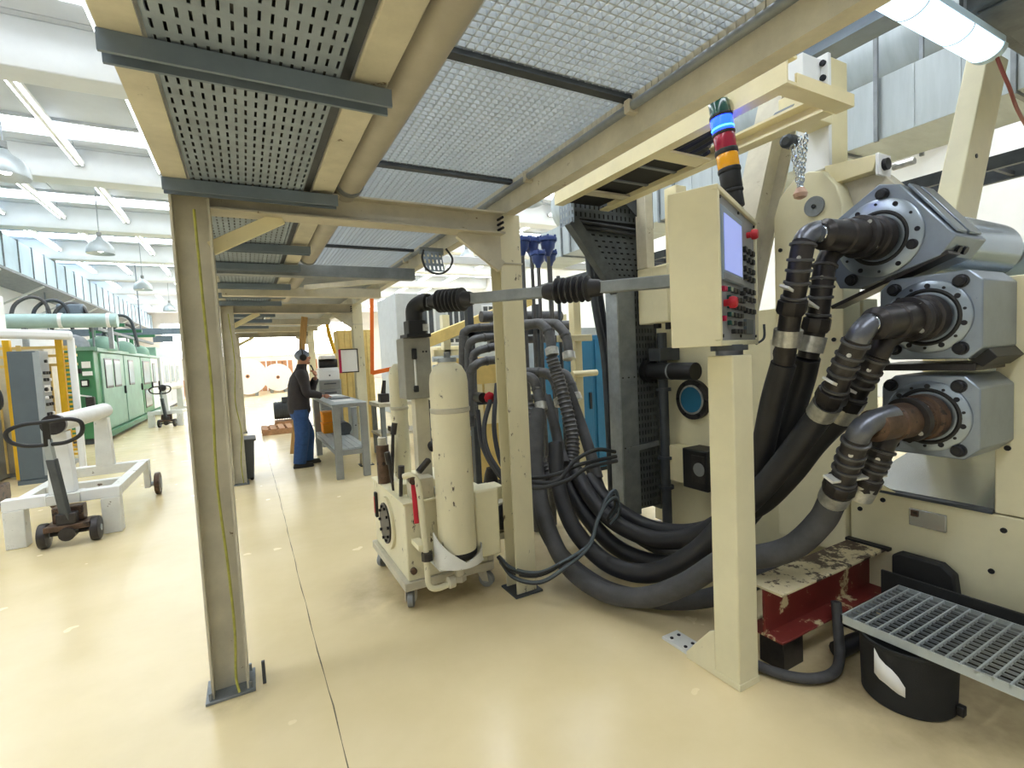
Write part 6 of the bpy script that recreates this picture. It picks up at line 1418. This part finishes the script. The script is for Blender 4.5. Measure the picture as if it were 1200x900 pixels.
# ---- blue cabinet and cream ladder post behind the pipe rack
t = thing('blue_cabinet', 'blue steel cabinet behind the pipe rack', 'cabinet', (3.7, 4.9, 0))
MB().box(3.40, 4.6, 4.85, 5.5, .05, 1.70).build('body', 'blue_cab', t, bev=.01); MB().box(3.44, 3.72, 4.83, 4.85, .15, 1.65).build('door', 'blue_cab', t, bev=.006); MB().box(3.78, 4.2, 4.83, 4.85, .15, 1.65).build('door', 'blue_cab', t, bev=.006)
MB().box(3.66, 3.69, 4.81, 4.83, .8, 1.0).build('handle', 'black', t); MB().box(3.40, 4.6, 4.87, 5.5, 0, .05).build('plinth', 'black', t)
t = thing('ladder_post', 'cream post with short cross rungs in front of the blue cabinet', 'post', (2.72, 3.75, 0))
MB().box(2.68, 2.76, 3.72, 3.80, .45, 2.05).build('post', 'cream_bright', t, bev=.004)
MB().box(2.48, 2.86, 3.69, 3.72, 1.60, 1.66).build('rung', 'cream_bright', t, bev=.004); MB().cyl((2.62, 3.70, 1.30), (2.90, 3.70, 1.30), .03, n=14).build('rung', 'cream_bright', t)
MB().box(2.66, 2.78, 3.70, 3.82, 0, .45).build('foot', 'cream_dirty', t, bev=.004)
# ---- blue float valves on risers
FV = [((2.55, 4.2), 2.45, .64), ((2.51, 4.02), 2.31, .55), ((2.745, 4.2), 2.47, .66), ((2.83, 4.30), 2.39, .55), ((2.40, 4.12), 2.44, .6)]
FN = ['tallest blue float valve, second from the ladder post', 'small blue float valve hung low before its neighbours', 'blue float valve with bolted lid next to the cable duct', 'small blue float valve behind the bolted one', 'blue float valve half hidden by the right column']
for ((x, y), z, s), lab in zip(FV, FN):
    t = thing('float_valve', lab, 'valve', (x, y, 0), 0, 'blue float valves on risers')
    MB().lathe([(q[0]*s*1.18, q[1]*s*1.22) for q in ((.02, 0), (.035, .02), (.05, .06), (.085, .10), (.095, .16), (.095, .185), (.12, .188), (.12, .225), (.095, .227), (.08, .25), (.02, .255))], (x, y, z), n=24).build('valve_body', 'float_blue', t)
    MB().cyl((x, y, 0), (x, y, z+.01), .018, n=10).build('riser', 'pipe_grey', t)
    for k in range(6): a = PI*k/3; MB().cyl((x+.125*s*math.cos(a), y+.125*s*math.sin(a), z+.215*s), (x+.125*s*math.cos(a), y+.125*s*math.sin(a), z+.31*s), .018*s, n=6).build('lid_bolt', 'float_blue', t)
for x, lab in ((2.92, 'dark riser pipe with a small cock beside the cable duct'),):
    t = thing('riser_pipe', lab, 'pipe', (x, 4.3, 0)); MB().cyl((x, 4.3, 0), (x, 4.3, 2.3), .02, n=10).build('pipe', 'dark_steel', t); MB().box(x-.03, x+.03, 4.27, 4.33, 2.22, 2.28).build('cock', 'dark_steel', t, bev=.006)
t = thing('overflow_tank', 'grey galvanised tank behind the float valves', 'tank', (4.2, 7.0, 0))
MB().box(3.4, 5.6, 6.6, 7.6, 1.0, 1.9).build('tank', 'galv_light', t, bev=.01)
for x in (3.5, 5.4):
    for y in (6.7, 7.4): MB().box(x, x+.1, y, y+.1, 0, 1.0).build('leg', 'galv_dull', t)
# ---- short tray end with a cable loop under the platform's right side
t = thing('tray_end', 'short perforated tray end with a black cable loop under the platform grating', 'cable tray', (1.32, 3.6, 2.16))
mb = MB(); perf(mb, lambda u, v: (u, 3.60+(v-2.16)*.35, v), 1.24, 1.40, 2.17, 2.33, 5, 3, .4, .6)
mb.build('perforated_plate', 'galv_tray', t, smooth=0, solid=.002)
MB().tube(spline([(1.41, 3.58, 2.34), (1.45, 3.56, 2.26), (1.41, 3.55, 2.18), (1.33, 3.55, 2.14), (1.24, 3.55, 2.17), (1.21, 3.56, 2.25), (1.23, 3.58, 2.32)], 8), .008, 8).build('cable_loop', 'cable', t)
MB().box(1.23, 1.419, 3.66, 3.69, 2.31, 2.36).build('tray_bracket', 'galv_dull', t, smooth=0)
